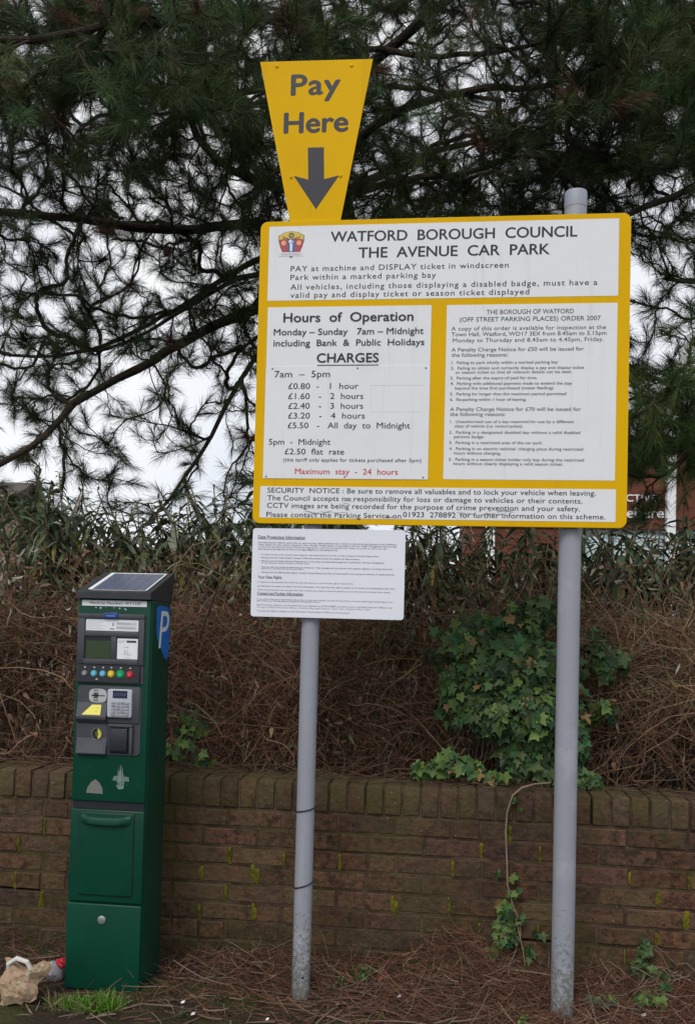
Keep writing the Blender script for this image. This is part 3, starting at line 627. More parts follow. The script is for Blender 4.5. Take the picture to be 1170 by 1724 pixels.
rad = np.repeat(rng.uniform(.0006, .0016, n)[:, None], 6, 1)*np.linspace(1.15, .5, 6)[None]
v, f = tubes_np(P, rad); child('twigs', np_mesh('twigs', v, f, np.repeat(hedge_col(n, S), 18, axis=0)), M_dead, hedge)
n = 420     # longer arching bramble canes
S = np.stack([rng.uniform(-2.9, 2.3, n), rng.uniform(3.84, 4.3, n), rng.uniform(.7, 1.5, n)], 1); D = rdir(n, .5); D[:, 1] *= .4; D = unit(D); P = strands(S, D, rng.uniform(.35, 1.0, n), 9, 1.1, .9); P[:, :, 1] = np.maximum(P[:, :, 1], 3.80); P[:, :, 2] = np.clip(P[:, :, 2], .74, 1.75)
rad = np.repeat(rng.uniform(.0014, .0034, n)[:, None], 9, 1)*np.linspace(1.1, .5, 9)[None]; cc = np.array([.21, .135, .085])*rng.uniform(.4, 1.5, n)[:, None]; cc[rng.uniform(size=n) < .05] *= np.array([.9, 1.25, .6])
v, f = tubes_np(P, rad, 4); child('canes', np_mesh('canes', v, f, np.repeat(cc, 36, axis=0), smooth=True), M_dead, hedge)
n = 190
S = np.stack([rng.uniform(-2.9, 2.3, n), rng.uniform(3.9, 4.7, n), np.full(n, .55)], 1); D = unit(np.stack([rng.normal(size=n)*.28, rng.normal(size=n)*.2, np.ones(n)], 1))
P = strands(S, D, rng.uniform(.6, 1.25, n), 8, .5, 0); rad = np.repeat(rng.uniform(.003, .008, n)[:, None], 8, 1)*np.linspace(1, .35, 8)[None]
v, f = tubes_np(P, rad, 5); child('stems', np_mesh('stems', v, f, np.repeat(np.array([.060, .042, .032])*rng.uniform(.5, 1.6, n)[:, None], 40, axis=0), smooth=True), M_dead, hedge)
n = 11000   # shrivelled leaves and seed heads caught in it
S = np.stack([rng.uniform(-2.9, 2.3, n), rng.uniform(3.80, 4.4, n), rng.uniform(.8, 1.7, n)], 1); D = rdir(n, -.5); 
c = np.array([.16, .095, .058])*rng.uniform(.5, 1.6, n)[:, None]; gsel = rng.uniform(size=n) < np.where(S[:, 2] > 1.25, .48, .14); c[gsel] = np.array([.085, .115, .045])*rng.uniform(.6, 1.4, gsel.sum())[:, None]
psel = rng.uniform(size=n) < np.where(S[:, 2] > 1.3, .10, .02); c[psel] = np.array([.40, .38, .32])*rng.uniform(.6, 1.1, psel.sum())[:, None]
v, f = leaves_np(S, D, rdir(n), rng.uniform(.02, .055, n), rng.uniform(.008, .02, n), .4, .5); child('leaves', np_mesh('leaves', v, f, np.repeat(c, 8, axis=0)), M_leaf, hedge)

# ---- row of leafy shrubs behind the hedge
M_stem = mat('shrub_stem', (.23, .18, .115), .85, .2, noise=(20, (.13, .115, .065), .4, .7))
SH = [(-120, 825, 4.7), (20, 850, 4.6), (100, 818, 4.5), (170, 850, 4.7), (235, 868, 4.6), (300, 872, 4.8), (360, 846, 4.6), (425, 828, 4.7), (500, 850, 4.8), (590, 870, 4.8), (690, 882, 4.7), (745, 885, 4.9), (830, 905, 4.8), (895, 890, 4.7), (985, 890, 4.8), (1050, 893, 4.6), (1110, 905, 4.7), (1190, 870, 4.7), (1290, 860, 4.7)]
SL = ['tall leafy shrub just outside the left edge, left of the others in its row', 'leafy shrub below the brown house roof at the left edge', 'tallest leafy shrub, with broad drooping leaves, left of the parking machine top', 'leafy shrub with yellowing lower leaves above the left half of the machine top', 'leafy shrub with narrow upright tops above the solar panel', 'leafy shrub right of the solar panel with a gap of sky over it',
 'leafy shrub under the thin slanting pine limb left of the board', 'tall leafy shrub touching the lower left corner of the yellow board', 'leafy shrub mostly hidden by the left half of the small white notice', 'leafy shrub mostly hidden by the right half of the small white notice', 'dark leafy shrub close to the right edge of the small white notice', 'dark shrub with drooping leaf tips in front of the bare tree',
 'low dark shrub in front of the orange brick and white column', 'dark shrub just left of the thick right post', 'dark shrub just right of the thick right post', 'dark shrub under the white lettering of the far building', 'dark shrub in front of the white column near the right edge', 'shrub right of the far white column at the right edge', 'shrub outside the right edge, furthest right of its row']
for si, ((px, py, Y), lab) in enumerate(zip(SH, SL)):
    top = at(px, py, Y); r2 = np.random.default_rng(100+si); ns = 15; right = px > 640
    root = thing('leafy_shrub', (top.x, Y, .58), lab, 'shrub', 'leafy shrubs growing behind the hedge')
    S = np.stack([top.x+r2.normal(size=ns)*.10, Y+r2.normal(size=ns)*.12, np.full(ns, .58)], 1)
    T = np.stack([top.x+r2.normal(size=ns)*.24, Y-.16+r2.normal(size=ns)*.18, top.z+.07-np.abs(r2.normal(size=ns))*.22], 1); T[0] = (top.x, Y, top.z+.07)
    k = 9; t = np.linspace(0, 1, k)[None, :, None]; side = (T-S)*np.array([1, 1, 0]); P = S[:, None]+(T-S)[:, None]*t-side[:, None]*.5*np.sin(np.pi*t)+r2.normal(size=(ns, k, 3))*.008
    v, f = tubes_np(P, np.linspace(.0085, .0035, k)[None]*np.ones((ns, 1)), 5); child('stems', np_mesh('stems', v, f, smooth=True), M_stem, root)
    B, D, U, Ls, Ws, Cs = [], [], [], [], [], []
    for s_ in range(ns):
        L_ = np.linalg.norm(T[s_]-S[s_]); nn = int(L_/.027); ph = r2.uniform(0, 6)
        for q in range(nn):
            tt = 1-q*.027/L_
            if T[s_][2]-(1-tt)*L_ < 1.18: break
            x = tt*(k-1); i = min(int(x), k-2); p = P[s_, i]*(1-(x-i))+P[s_, i+1]*(x-i); ax = unit(P[s_, i+1]-P[s_, i])
            for side_ in (0, math.pi):
                if r2.uniform() < (.06 if q < 10 else .22): continue
                a = ph+q*1.57+side_+r2.normal()*.25; rad_ = np.array([math.cos(a), math.sin(a), 0]); el = .75 if q < 2 else (.15 if q < 5 else -.45)
                d = unit(rad_+np.array([0, 0, el+r2.normal()*.25])); grow = min(1, .45+q*.14)
                B.append(p); D.append(d); U.append((r2.normal()*.2, r2.normal()*.2, 1)); Ls.append(r2.uniform(.075, .165)*grow); Ws.append(Ls[-1]*r2.uniform(.16, .28))
                cc = np.array([.092, .130, .066])*r2.uniform(.45, 1.5)*(.8 if right else 1)
                if q > 6 and r2.uniform() < .13: cc = np.array([.26, .23, .045])*r2.uniform(.6, 1.1)
                elif q > 8 and r2.uniform() < .22: cc = np.array([.17, .10, .06])*r2.uniform(.6, 1.2)
                elif r2.uniform() < (.08 if right else .2): cc = np.array([.27, .29, .22])*r2.uniform(.6, 1.2)
                Cs.append(cc)
    v, f = leaves_np(np.array(B), np.array(D), unit(np.array(U)), np.array(Ls), np.array(Ws), .3, .55); child('foliage', np_mesh('foliage', v, f, np.repeat(np.array(Cs), 8, axis=0)), M_leaf, root)

# ---- ivy
M_ivy = mat('ivy_leaf', (1, 1, 1), .5, .25, attr='Col', trans=.10)
M_vine = mat('ivy_stem', (.26, .19, .13), .85, .2, noise=(30, (.15, .11, .075), .4, .7))
IVY = np.array([(0, .06), (.20, -.10), (.46, .02), (.36, .22), (.60, .52), (.27, .55), (.17, .78), (0, 1.05), (-.17, .78), (-.27, .55), (-.60, .52), (-.36, .22), (-.46, .02), (-.20, -.10)])
def ivy_np(base, nrm, tip, size, seed=0):
    """lobed ivy leaves lying across nrm with the tip pointing along tip"""
    n = len(base); nrm = unit(nrm); tip = unit(tip-nrm*np.einsum('ij,ij->i', tip, nrm)[:, None]); sd = np.cross(tip, nrm); m = len(IVY); V = np.zeros((n, m+1, 3))
    jit = rng.normal(size=(n, m, 2))*.035
    for i in range(m):
        u = IVY[i, 0]+jit[:, i, 0]; w_ = IVY[i, 1]+jit[:, i, 1]; fold = .22*np.abs(u)-.14*w_*w_
        V[:, i] = base+(sd*u[:, None]+tip*w_[:, None]+nrm*fold[:, None])*size[:, None]
    V[:, m] = base+(tip*.42-nrm*.02)*size[:, None]
    f = np.array([(m, i, (i+1) % m) for i in range(m)]); return V.reshape(-1, 3), (np.arange(n)[:, None, None]*(m+1)+f[None]).reshape(-1, 3), m+1
def ivy_cols(n, light=.12, seed=0):
    c = np.array([.036, .086, .027])*rng.uniform(.3, 1.6, n)[:, None]; c[:, 0] *= rng.uniform(.7, 1.7, n); old = rng.uniform(size=n) < .03; c[old] = np.array([.20, .13, .05])
    s_ = rng.uniform(size=n) < light; c[s_] = np.array([.10, .16, .035])*rng.uniform(.7, 1.3, s_.sum())[:, None]; return c
def ivy_cluster(root, spots, light=.12, front=(0, -1, .35), down=.9, size=(.022, .058), many=1):
    B, Nn, T = [], [], []
    for (c, r, n) in spots:
        n = int(n*many)
        q = rdir(n)*np.cbrt(rng.uniform(.1, 1, n))[:, None]; q[:, 1] = -np.abs(q[:, 1]); B.append(np.array(c)[None]+q*np.array(r)[None])
        Nn.append(unit(np.array(front)[None]+rng.normal(size=(n, 3))*.42+q*.35)); T.append(np.array([0, 0, -down])[None]+rng.normal(size=(n, 3))*.55)
    B, Nn, T = map(np.concatenate, (B, Nn, T)); n = len(B)
    v, f, k = ivy_np(B, Nn, T, rng.uniform(*size, n)); child('leaves', np_mesh('leaves', v, f, np.repeat(ivy_cols(n, light), k, axis=0)), M_ivy, root)
    return B
def sp(px, py, Y, rx, ry, rz, n):
    p = at(px, py, Y); return ((p.x, p.y, p.z), (rx, ry, rz), n)
def ivy_stems(root, B, start, m, r=.0022):
    S = np.array([start(i) for i in range(m)]); E_ = B[rng.choice(len(B), m)]; t = np.linspace(0, 1, 7)[None, :, None]
    P = S[:, None]*(1-t)+E_[:, None]*t+rng.normal(size=(m, 7, 3))*.012; P[:, :, 1] += .03*np.sin(np.pi*t[..., 0])
    v, f = tubes_np(P, np.full((m, 7), r)*np.linspace(1.3, .6, 7)[None], 4); child('stems', np_mesh('stems', v, f, smooth=True), M_vine, root)
iv = thing('ivy', (.3, 3.85, .65), 'big mound of glossy green ivy climbing over the hedge beside the thick post', 'ivy')
B = ivy_cluster(iv, [sp(860, 1060, 3.83, .14, .08, .07, 70), sp(800, 1050, 3.85, .10, .07, .05, 30), sp(880, 1120, 3.77, .17, .12, .13, 150), sp(820, 1130, 3.79, .10, .10, .11, 60), sp(830, 1200, 3.79, .12, .12, .10, 90), sp(900, 1200, 3.75, .12, .12, .14, 120), sp(935, 1140, 3.79, .12, .10, .16, 90), sp(890, 1270, 3.80, .13, .10, .09, 100), sp(960, 1240, 3.77, .07, .10, .16, 60), sp(940, 1300, 3.76, .11, .06, .03, 40),
    sp(1030, 1120, 3.83, .06, .05, .07, 22), sp(1000, 1090, 3.85, .05, .05, .09, 24), sp(745, 1090, 3.85, .05, .05, .10, 18), sp(760, 1195, 3.83, .05, .05, .08, 16), sp(1010, 1190, 3.85, .07, .05, .06, 14), sp(985, 1310, 3.72, .10, .05, .02, 18), sp(770, 1150, 3.83, .07, .06, .14, 40), sp(790, 1080, 3.81, .10, .08, .08, 50), sp(900, 1030, 3.83, .12, .06, .06, 60), sp(850, 1150, 3.80, .16, .10, .18, 120)], many=2.0)
ivy_stems(iv, B, lambda i: (rng.uniform(.1, .7), 3.95, .62), 40)
iv2 = thing('ivy', (-.05, 3.72, .72), 'low patch of lighter ivy leaves along the coping left of the big ivy mound', 'ivy')
B = ivy_cluster(iv2, [sp(770, 1285, 3.74, .12, .05, .035, 34), sp(725, 1290, 3.74, .08, .05, .03, 22), sp(755, 1275, 3.76, .04, .04, .05, 14), sp(700, 1298, 3.72, .05, .03, .015, 10), sp(820, 1300, 3.73, .09, .04, .02, 18)], .3, (0, -.75, .7))
ivy_stems(iv2, B, lambda i: (rng.uniform(-.2, .2), 3.85, .66), 10)
iv3 = thing('ivy', (-1.05, 3.80, .72), 'pale sparse ivy just right of the parking machine on top of the wall', 'ivy')
B = ivy_cluster(iv3, [sp(315, 1215, 3.86, .05, .04, .06, 16), sp(305, 1262, 3.80, .07, .04, .05, 16), sp(340, 1275, 3.80, .05, .04, .04, 10), sp(330, 1225, 3.86, .04, .04, .05, 8)], .45, (0, -1, .4), .5, (.03, .05))
ivy_stems(iv3, B, lambda i: (rng.uniform(-1.15, -.95), 3.88, .64), 8)
iv4 = thing('ivy_vine', (.22, 3.56, .72), 'thin bare ivy vine hanging down the wall with leaves at its lower end', 'vine')
V_ = [at(x, y, Y) for x, y, Y in ((925, 1318, 3.70), (900, 1320, 3.66), (878, 1326, 3.58), (862, 1340, 3.555), (853, 1370, 3.555), (851, 1400, 3.56), (853, 1450, 3.56), (854, 1490, 3.56), (862, 1520, 3.555), (874, 1550, 3.55), (876, 1575, 3.55), (868, 1600, 3.55), (856, 1630, 3.54))]
b = MB(); b.tube(V_, [.0035, .004, .004, .004, .004, .0038, .0035, .0033, .003, .003, .0028, .0025, .002], 7); b.tube([V_[8]+Vector((0, 0, .0)), at(880, 1600, 3.545), at(885, 1640, 3.53), at(892, 1665, 3.5)], [.003, .0025, .002, .0015], 6); b.build('stem', M_vine, iv4, True)
ivy_cluster(iv4, [sp(838, 1468, 3.555, .02, .01, .01, 3), sp(864, 1472, 3.555, .02, .01, .015, 3), sp(866, 1500, 3.555, .03, .015, .02, 7), sp(848, 1525, 3.555, .035, .02, .03, 14), sp(846, 1555, 3.555, .035, .02, .04, 20), sp(850, 1580, 3.55, .05, .02, .03, 26), sp(858, 1545, 3.55, .04, .02, .05, 16), sp(832, 1600, 3.55, .03, .02, .02, 6), sp(822, 1605, 3.55, .02, .01, .03, 4), sp(845, 1640, 3.53, .03, .02, .035, 8), sp(888, 1605, 3.55, .02, .01, .02, 5), sp(912, 1572, 3.555, .02, .01, .02, 4), sp(882, 1640, 3.53, .03, .02, .04, 9), sp(872, 1355, 3.56, .025, .01, .03, 4), sp(880, 1545, 3.555, .02, .01, .02, 4)], .35, (0, -1, .25), .7, (.020, .038))
iv5 = thing('ivy', (.95, 3.5, .05), 'small ivy creeping up the foot of the wall near the right edge', 'ivy')
B = ivy_cluster(iv5, [sp(1082, 1598, 3.555, .02, .015, .05, 14), sp(1078, 1632, 3.55, .03, .015, .03, 14), sp(1105, 1668, 3.46, .06, .05, .02, 16), sp(1050, 1680, 3.42, .09, .05, .012, 18), sp(1090, 1678, 3.36, .06, .05, .02, 14), sp(1020, 1680, 3.36, .06, .05, .02, 14), sp(1110, 1640, 3.54, .03, .02, .03, 8)], .2, (0, -.8, .5), .5, (.026, .042))
ivy_stems(iv5, B, lambda i: (rng.uniform(.9, 1.05), 3.54, .06), 8, .0015)

# ================================================================ THE CAR PARK SIGN
M_yel = mat('yellow_enamel', (.70, .405, .0015), .6, .09, noise=[(3, (.66, .375, .002), .4, .7), (5, (.56, .33, .006), .60, .78, (3, 3, .25))])
M_wht = mat('white_vinyl', (.725, .735, .755), .5, .2, noise=[(5, (.68, .69, .705), .5, .8), (6, (.61, .62, .60), .57, .8, (4, 4, .22))])
M_wht2 = mat('white_notice', (.73, .75, .81), .45, .25, noise=[(4, (.68, .70, .75), .5, .8)])
M_ink = mat('black_lettering', (.022, .023, .030), .5, .35)
M_inkg = mat('faded_lettering', (.085, .086, .10), .6, .3)
M_red = mat('red_lettering', (.52, .02, .05), .5, .35)
M_print = mat('printed_colours', (1, 1, 1), .5, .35, attr='Col')
def foot_dirt(t, out, tcn):
    """splashed soil and algae specks near the ground"""
    n, l = t.nodes.new, t.links.new
    sx = n('ShaderNodeSeparateXYZ'); l(tcn.outputs['Object'], sx.inputs[0])
    x = n('ShaderNodeTexNoise'); x.inputs['Scale'].default_value = 75; x.inputs['Detail'].default_value = 6; x.inputs['Roughness'].default_value = .7; l(tcn.outputs['Object'], x.inputs['Vector'])
    h = n('ShaderNodeMapRange'); h.inputs[1].default_value = .0; h.inputs[2].default_value = .50; h.inputs[3].default_value = .20; h.inputs[4].default_value = -.10; l(sx.outputs['Z'], h.inputs[0])
    ad = n('ShaderNodeMath'); ad.operation = 'ADD'; l(x.outputs['Fac'], ad.inputs[0]); l(h.outputs[0], ad.inputs[1])
    r = n('ShaderNodeMapRange'); r.inputs[1].default_value = .56; r.inputs[2].default_value = .68; r.inputs[4].default_value = .8; l(ad.outputs[0], r.inputs[0])
    mi = n('ShaderNodeMix'); mi.data_type = 'RGBA'; l(r.outputs[0], mi.inputs[0]); l(out, mi.inputs[6]); mi.inputs[7].default_value = (.115, .118, .085, 1)
    return mi.outputs[2]
M_post = mat('grey_post_paint', (.29, .30, .345), .42, .45, noise=[(2.2, (.26, .27, .31), .4, .7), (85, (.20, .19, .175), .64, .71), (7, (.34, .35, .385), .55, .7), (11, (.34, .35, .39), .6, .8, (1, 1, .08))], bump=(35, .12, .002), extra=foot_dirt)
M_steel = mat('galvanised_rail', (.42, .43, .45), .4, .5, metal=.7)
M_black = mat('black_tape', (.012, .013, .016), .5, .4)
M_rivet = mat('rivet_grey', (.16, .16, .17), .35, .5, metal=.6)
sign = thing('car_park_sign', (-.04, 3.279, 0), 'large yellow car park tariff sign with a pay here arrow plate, on two grey posts', 'sign')
def soil(name_mb): pass
b = MB(); X = -.5045; b.tube([(X, 3.279, z) for z in (-.25, .3, 1.2, 2.2, 3.0, 3.46)], .0338, 32); p1 = b.build('post', M_post, sign, True, 'thinner grey post, left, with two black ties')
for z, t in ((.683, .008), (.405, .012)):
    b = MB(); pts = [(X+.0351*math.cos(2*math.pi*i/28), 3.279+.0351*math.sin(2*math.pi*i/28), z+t*math.cos(2*math.pi*i/28)) for i in range(29)]; b.tube(pts, .0028, 6); b.build('tie', M_black, p1, True)
b = MB(); b.cyl((-.4945, 3.2478, .075), (.28, -1, 0), .004, .004, 10); b.build('bolt_hole', M_black, p1)
b = MB(); X = .4462; b.tube([(X, 3.285, z) for z in (-.25, .3, 1.2, 2.2, 2.94)], .0405, 36); p2 = b.build('post', M_post, sign, True, 'thicker grey post, right, rising above the board')
b = MB(); b.cyl((X, 3.285, 2.94), (0, 0, 1), .0415, .062, 36, .006); b.build('post_cap', mat('grey_cap', (.28, .30, .35), .5, .4), p2, True)
BY = 3.219
b = MB(); b.prism(rrect(-.7249, .6342, 1.7476, 2.8902, .028, 8), BY, BY+.005, .0012); board = b.build('board', M_yel, sign, False)
for z in (1.98, 2.66):
    b = MB(); b.box(-.70, .61, BY+.005, BY+.016, z-.02, z+.02, .002); b.build('rail', M_steel, board)
    for X, r in ((-.5045, .0338), (.4462, .0405)):
        b = MB(); b.tube([(X+(r+.002)*math.cos(a), 3.281+(r+.002)*math.sin(a), z) for a in np.linspace(-.15*math.pi, 1.15*math.pi, 18)], .006, 6); b.build('clamp', M_steel, board, True)
def panel(name, x0, x1, z0, z1, y=BY, d=.0008, m=M_wht, r=.003, parent=board, label=None):
    b = MB(); b.prism(rrect(x0, x1, z0, z1, r, 3), y-d, y+.0005); return b.build(name, m, parent, False, label)
panel('header_panel', -.6912, .5918, 2.5874, 2.8702); panel('hours_panel', -.6886, -.076, 2.3385, 2.5625); panel('order_panel', -.0196, .5908, 1.9179, 2.5618); panel('security_panel', -.6982, .5949, 1.7691, 1.8868)
b = MB(); b.prism(rrect(-.6895, -.0755, 1.9160, 2.3382, .002, 3), BY-.0020, BY+.0005, .0004); b.build('tariff_panel', M_wht, board)
def lettering(name, rows, y, m, parent, thin=.0, bold=.018):
    b = MB()
    for t, x0, x1, z, cap, bo in rows: text(b, t, x0, x1, z, cap, y, bold if bo else thin, res=3 if cap < .012 else 5)
    return b.build(name, m, parent)
YP = BY-.0012; YT = BY-.0024
lettering('heading_lettering', T_HEAD, YP, M_ink, board, .007, .020)
b = lettering('tariff_lettering', T_LEFT, YT, M_ink, board, .009, .019)
b = MB(); b.box(-.4955, -.2666, YT-.0001, YT+.0002, 2.3395, 2.3425); b.build('underline', M_ink, board)
lettering('red_lettering', T_RED, YT, M_red, board, .008)
lettering('order_lettering', T_RIGHT, YP, M_inkg, board, .010, .014)
lettering('security_lettering', T_BOT, YP, M_ink, board, .009)
for x, z in [(-.664, 2.330), (-.344, 2.330), (-.092, 2.329), (-.677, 1.924), (-.382, 1.924), (-.093, 1.924)]:
    b = MB(); b.cyl((x, YT+.0004, z), (0, -1, 0), .0032, .0022, 12, .0008); b.build('rivet', M_rivet, board, True)
# scuffs and a scratched-out scrawl on the lowest panel, and the ghost of a removed sticker
b = MB()
def slash(x, z, L_, a, w_=.0009):
    c, s_ = math.cos(a), math.sin(a); y = YP-.0003; b.add([(x-c*L_+s_*w_, y, z-s_*L_-c*w_), (x+c*L_+s_*w_, y, z+s_*L_-c*w_), (x+c*L_-s_*w_, y, z+s_*L_+c*w_), (x-c*L_-s_*w_, y, z-s_*L_+c*w_)], [[0, 1, 2, 3]])
for cx, cz, sx, sz, n in ((-.37, 1.835, .018, .012, 9), (-.42, 1.789, .09, .004, 14), (.10, 1.792, .10, .004, 18), (.17, 1.803, .06, .003, 8), (-.2, 1.776, .02, .001, 4)):
    for _ in range(n): slash(cx+random.uniform(-sx, sx), cz+random.uniform(-sz, sz), random.uniform(.006, .022), random.uniform(-.25, .35), random.uniform(.0003, .0012))
b.build('scuffs', mat('grey_scuff', (.40, .40, .41), .7, .2), board)
b = MB()
for x0, x1, z0, z1 in ((-.292, -.102, 2.2645, 2.2655), (-.292, -.102, 2.166, 2.1666), (-.292, -.2914, 2.167, 2.2645), (-.1026, -.102, 2.167, 2.2645)): b.box(x0, x1, YT-.0001, YT+.0002, z0, z1)
b.build('sticker_ghost', mat('faint_edge', (.62, .64, .67), .5, .3), board)
# crest
def bez(P, n=8): return P
cr_ = MB(); cx, cz = -.606, 2.812
def cp(pts, lay, col): cr_.add([(cx+x, YP-.0003*lay, cz+z) for x, z in pts], [list(range(len(pts)))], col)
shield = [(-.047, .022), (-.024, .034), (0, .038), (.024, .034), (.047, .022), (.046, .0), (.040, -.020), (.031, -.041), (-.031, -.041), (-.040, -.020), (-.046, .0)]
cp([(x*1.05, z*1.04) for x, z in shield][::-1], 0, (.10, .07, .05)); cp(shield[::-1], 1, (.42, .06, .08))
cp([(-.047, .022), (-.024, .034), (0, .038), (.024, .034), (.047, .022), (.046, .006), (.030, .010), (0, .0085), (-.030, .010), (-.046, .006)][::-1], 2, (.62, .45, .09))
cp([(-.016, .010), (.016, .010), (.016, -.041), (-.016, -.041)][::-1], 2, (.10, .11, .24))
for s_ in (-1, 1):
    cp(circ(s_*.029, -.006, .0095, 14), 3, (.80, .36, .16)); cp([(s_*.036, .024), (s_*.030, .012), (s_*.010, .010), (s_*.012, .013), (s_*.028, .016)], 3, (.16, .09, .03))
cp(circ(0, .023, .0105, 16), 3, (.05, .045, .04)); cp([(-.004, .017), (.004, .017), (.002, .023), (.004, .029), (-.004, .029), (-.002, .023)], 4, (.62, .45, .09)); cp([(-.007, .020), (.007, .026), (.007, .020), (-.007, .026)], 4, (.62, .45, .09))
cp([(-.0055, -.006), (.0055, -.006), (.0045, -.038), (-.0045, -.038)], 3, (.62, .68, .80)); cp(circ(-.003, .0, .007, 12), 4, (.68, .74, .84)); cp([(.0, -.001), (.009, .002), (.009, -.004), (.0, -.005)], 4, (.60, .66, .80))
cp([(-.044, -.041), (.044, -.041), (.046, -.056), (.010, -.055), (0, -.059), (-.010, -.055), (-.046, -.056)][::-1], 2, (.66, .67, .70))
for i in range(9): cp([(-.036+.008*i, -.0455), (-.031+.008*i, -.0455), (-.031+.008*i, -.0515), (-.036+.008*i, -.0515)][::-1], 3, (.38, .39, .44))
cp([(-.008, -.056), (.008, -.056), (0, -.063)][::-1], 3, (.12, .12, .14))
cr_.build('crest', M_print, board, label='small coloured shield crest with a white scroll')
# pay here plate
PY = 3.2245
b = MB(); b.prism([(-.606, 2.85), (-.430, 2.85), (-.316, 3.504), (-.747, 3.512)], PY, PY+.004, .001); pay = b.build('arrow_plate', M_yel, sign, False, 'yellow tapering plate reading Pay Here over a down arrow')
lettering('lettering', T_PAY, PY-.0006, M_ink, pay, .0, .030)
b = MB(); b.prism([(-.554, 3.173), (-.549, 3.050), (-.605, 3.066), (-.517, 2.936), (-.432, 3.063), (-.489, 3.050), (-.493, 3.172)], PY-.0006, PY+.0005); b.build('arrow', M_ink, pay)
for x, z in [(-.681, 3.492), (-.396, 3.482), (-.615, 3.062), (-.427, 3.061)]:
    b = MB(); b.cyl((x, PY, z), (0, -1, 0), .006, .004, 14, .002); b.build('screw', M_yel, pay, True)
for z in (3.08, 3.42):
    b = MB(); b.box(-.56, -.45, PY+.004, PY+.016, z-.02, z+.02, .002); b.build('bracket', M_steel, pay)
# white notice
NY = 3.228
b = MB(); b.prism(rrect(-.7237, -.1525, 1.399, 1.7298, .012, 6), NY, NY+.004, .0008); note = b.build('notice_plate', M_wht2, sign, False, 'white data protection notice under the yellow board')
lettering('lettering', T_NOTE, NY-.0006, mat('notice_print', (.16, .16, .18), .6, .3), note, .006, .02)
b = MB()
for t_ in T_NOTE:
    if t_[0].startswith(('Data Prot', 'Contact and')) and t_[5]: b.box(t_[1], t_[2], NY-.0007, NY+.0004, t_[3]-.0022, t_[3]-.0012)
b.build('underline', M_ink, note)
b = MB(); b.box(-.56, -.45, NY+.004, NY+.0125, 1.54, 1.58, .002); b.build('bracket', M_steel, note)

# ================================================================ PARKING MACHINE
M_green = mat('green_paint', (.0025, .052, .029), .38, .24, noise=[(2.5, (.0026, .037, .022), .4, .7), (45, (.007, .050, .032), .62, .75)], bump=(55, .05, .002), coat=.05)
M_greyp = mat('grey_plastic', (.060, .062, .073), .5, .4, noise=(8, (.040, .042, .050), .4, .7))
M_darkp = mat('dark_plastic', (.016, .017, .022), .45, .4)
M_capm = mat('black_cap', (.028, .029, .031), .55, .4, noise=(7, (.045, .044, .042), .5, .75))
M_cell = mat('solar_cells', (.075, .090, .150), .18, .6)
M_lcd = mat('lcd_glass', (.035, .060, .028), .2, .5)
M_stk = mat('sticker', (1, 1, 1), .45, .4, attr='Col')
M_silver = mat('silver_metal', (.55, .56, .58), .3, .5, metal=.8)
MX, MY = -1.23, 3.17
pm = thing('parking_machine', (MX, MY+.115, 0), 'tall dark green pay and display parking machine with a solar top', 'parking machine')
def bx(name, m, parent, x0, x1, y0, y1, z0, z1, bev=0, label=None, seg=3):
    b = MB(); b.box(MX+x0, MX+x1, y0, y1, z0, z1, bev, None, seg); return b.build(name, m, parent, True, label)
def poly(mb, pts, y, col=None):
    """flat polygon (x,z), or y as a function of z for a sloping face"""
    mb.add([(MX+x, y(z) if callable(y) else y, z) for x, z in pts], [list(range(len(pts)))], col)
def rc(x0, x1, z0, z1): return [(x0, z0), (x1, z0), (x1, z1), (x0, z1)]
body = bx('body', M_green, pm, -.140, .1445, MY+.014, MY+.23, -.02, 1.450, .006)
bx('plinth', M_darkp, pm, -.130, .134, MY+.010, MY+.014, -.02, .02)
up = bx('upper_door', M_green, pm, -.1405, .142, MY, MY+.0138, .697, 1.449, .0055)
bx('seam_gap', M_darkp, pm, -.137, .139, MY+.007, MY+.0138, .668, .697)
mid = bx('cash_door', M_green, pm, -.142, .1415, MY+.001, MY+.0138, .327, .667, .005)
low = bx('base_door', M_green, pm, -.1435, .141, MY, MY+.0138, .006, .321, .005)
b = MB(); b.prism([(MX+x, z) for x, z in rrect(-.109, .107, .352, .660, .012, 5)], MY-.0015, MY+.004, .0012); b.build('flap_edge', M_darkp, mid, True)
b = MB(); b.prism([(MX+x, z) for x, z in rrect(-.106, .104, .355, .657, .010, 5)], MY-.0055, MY+.003, .003, seg=3); fl = b.build('flap', M_green, mid, True)
b = MB(); n = 14
out = [(MY-.005, .650), (MY-.016, .646), (MY-.021, .636), (MY-.021, .622), (MY-.017, .618), (MY-.015, .628), (MY-.005, .632)]
vs = []; 
for i in range(n+1):
    t = i/n; x = MX-.096+.188*t; sag = -.006*math.sin(math.pi*t); endk = min(1, 6*t, 6*(1-t))*.85+.15
    for y, z in out: vs.append((x, MY-.005+(y-MY+.005)*endk, z+sag))
k = len(out); fs = [[i*k+j, i*k+(j+1) % k, (i+1)*k+(j+1) % k, (i+1)*k+j] for i in range(n) for j in range(k)]+[list(range(k)), [n*k+j for j in range(k)][::-1]]
b.add(vs, fs); b.build('handle', M_green, fl, True)
b = MB(); b.cyl((MX-.007, MY+.001, .264), (0, -1, 0), .0155, .005, 28, .002); lk = b.build('lock', M_silver, low, True)
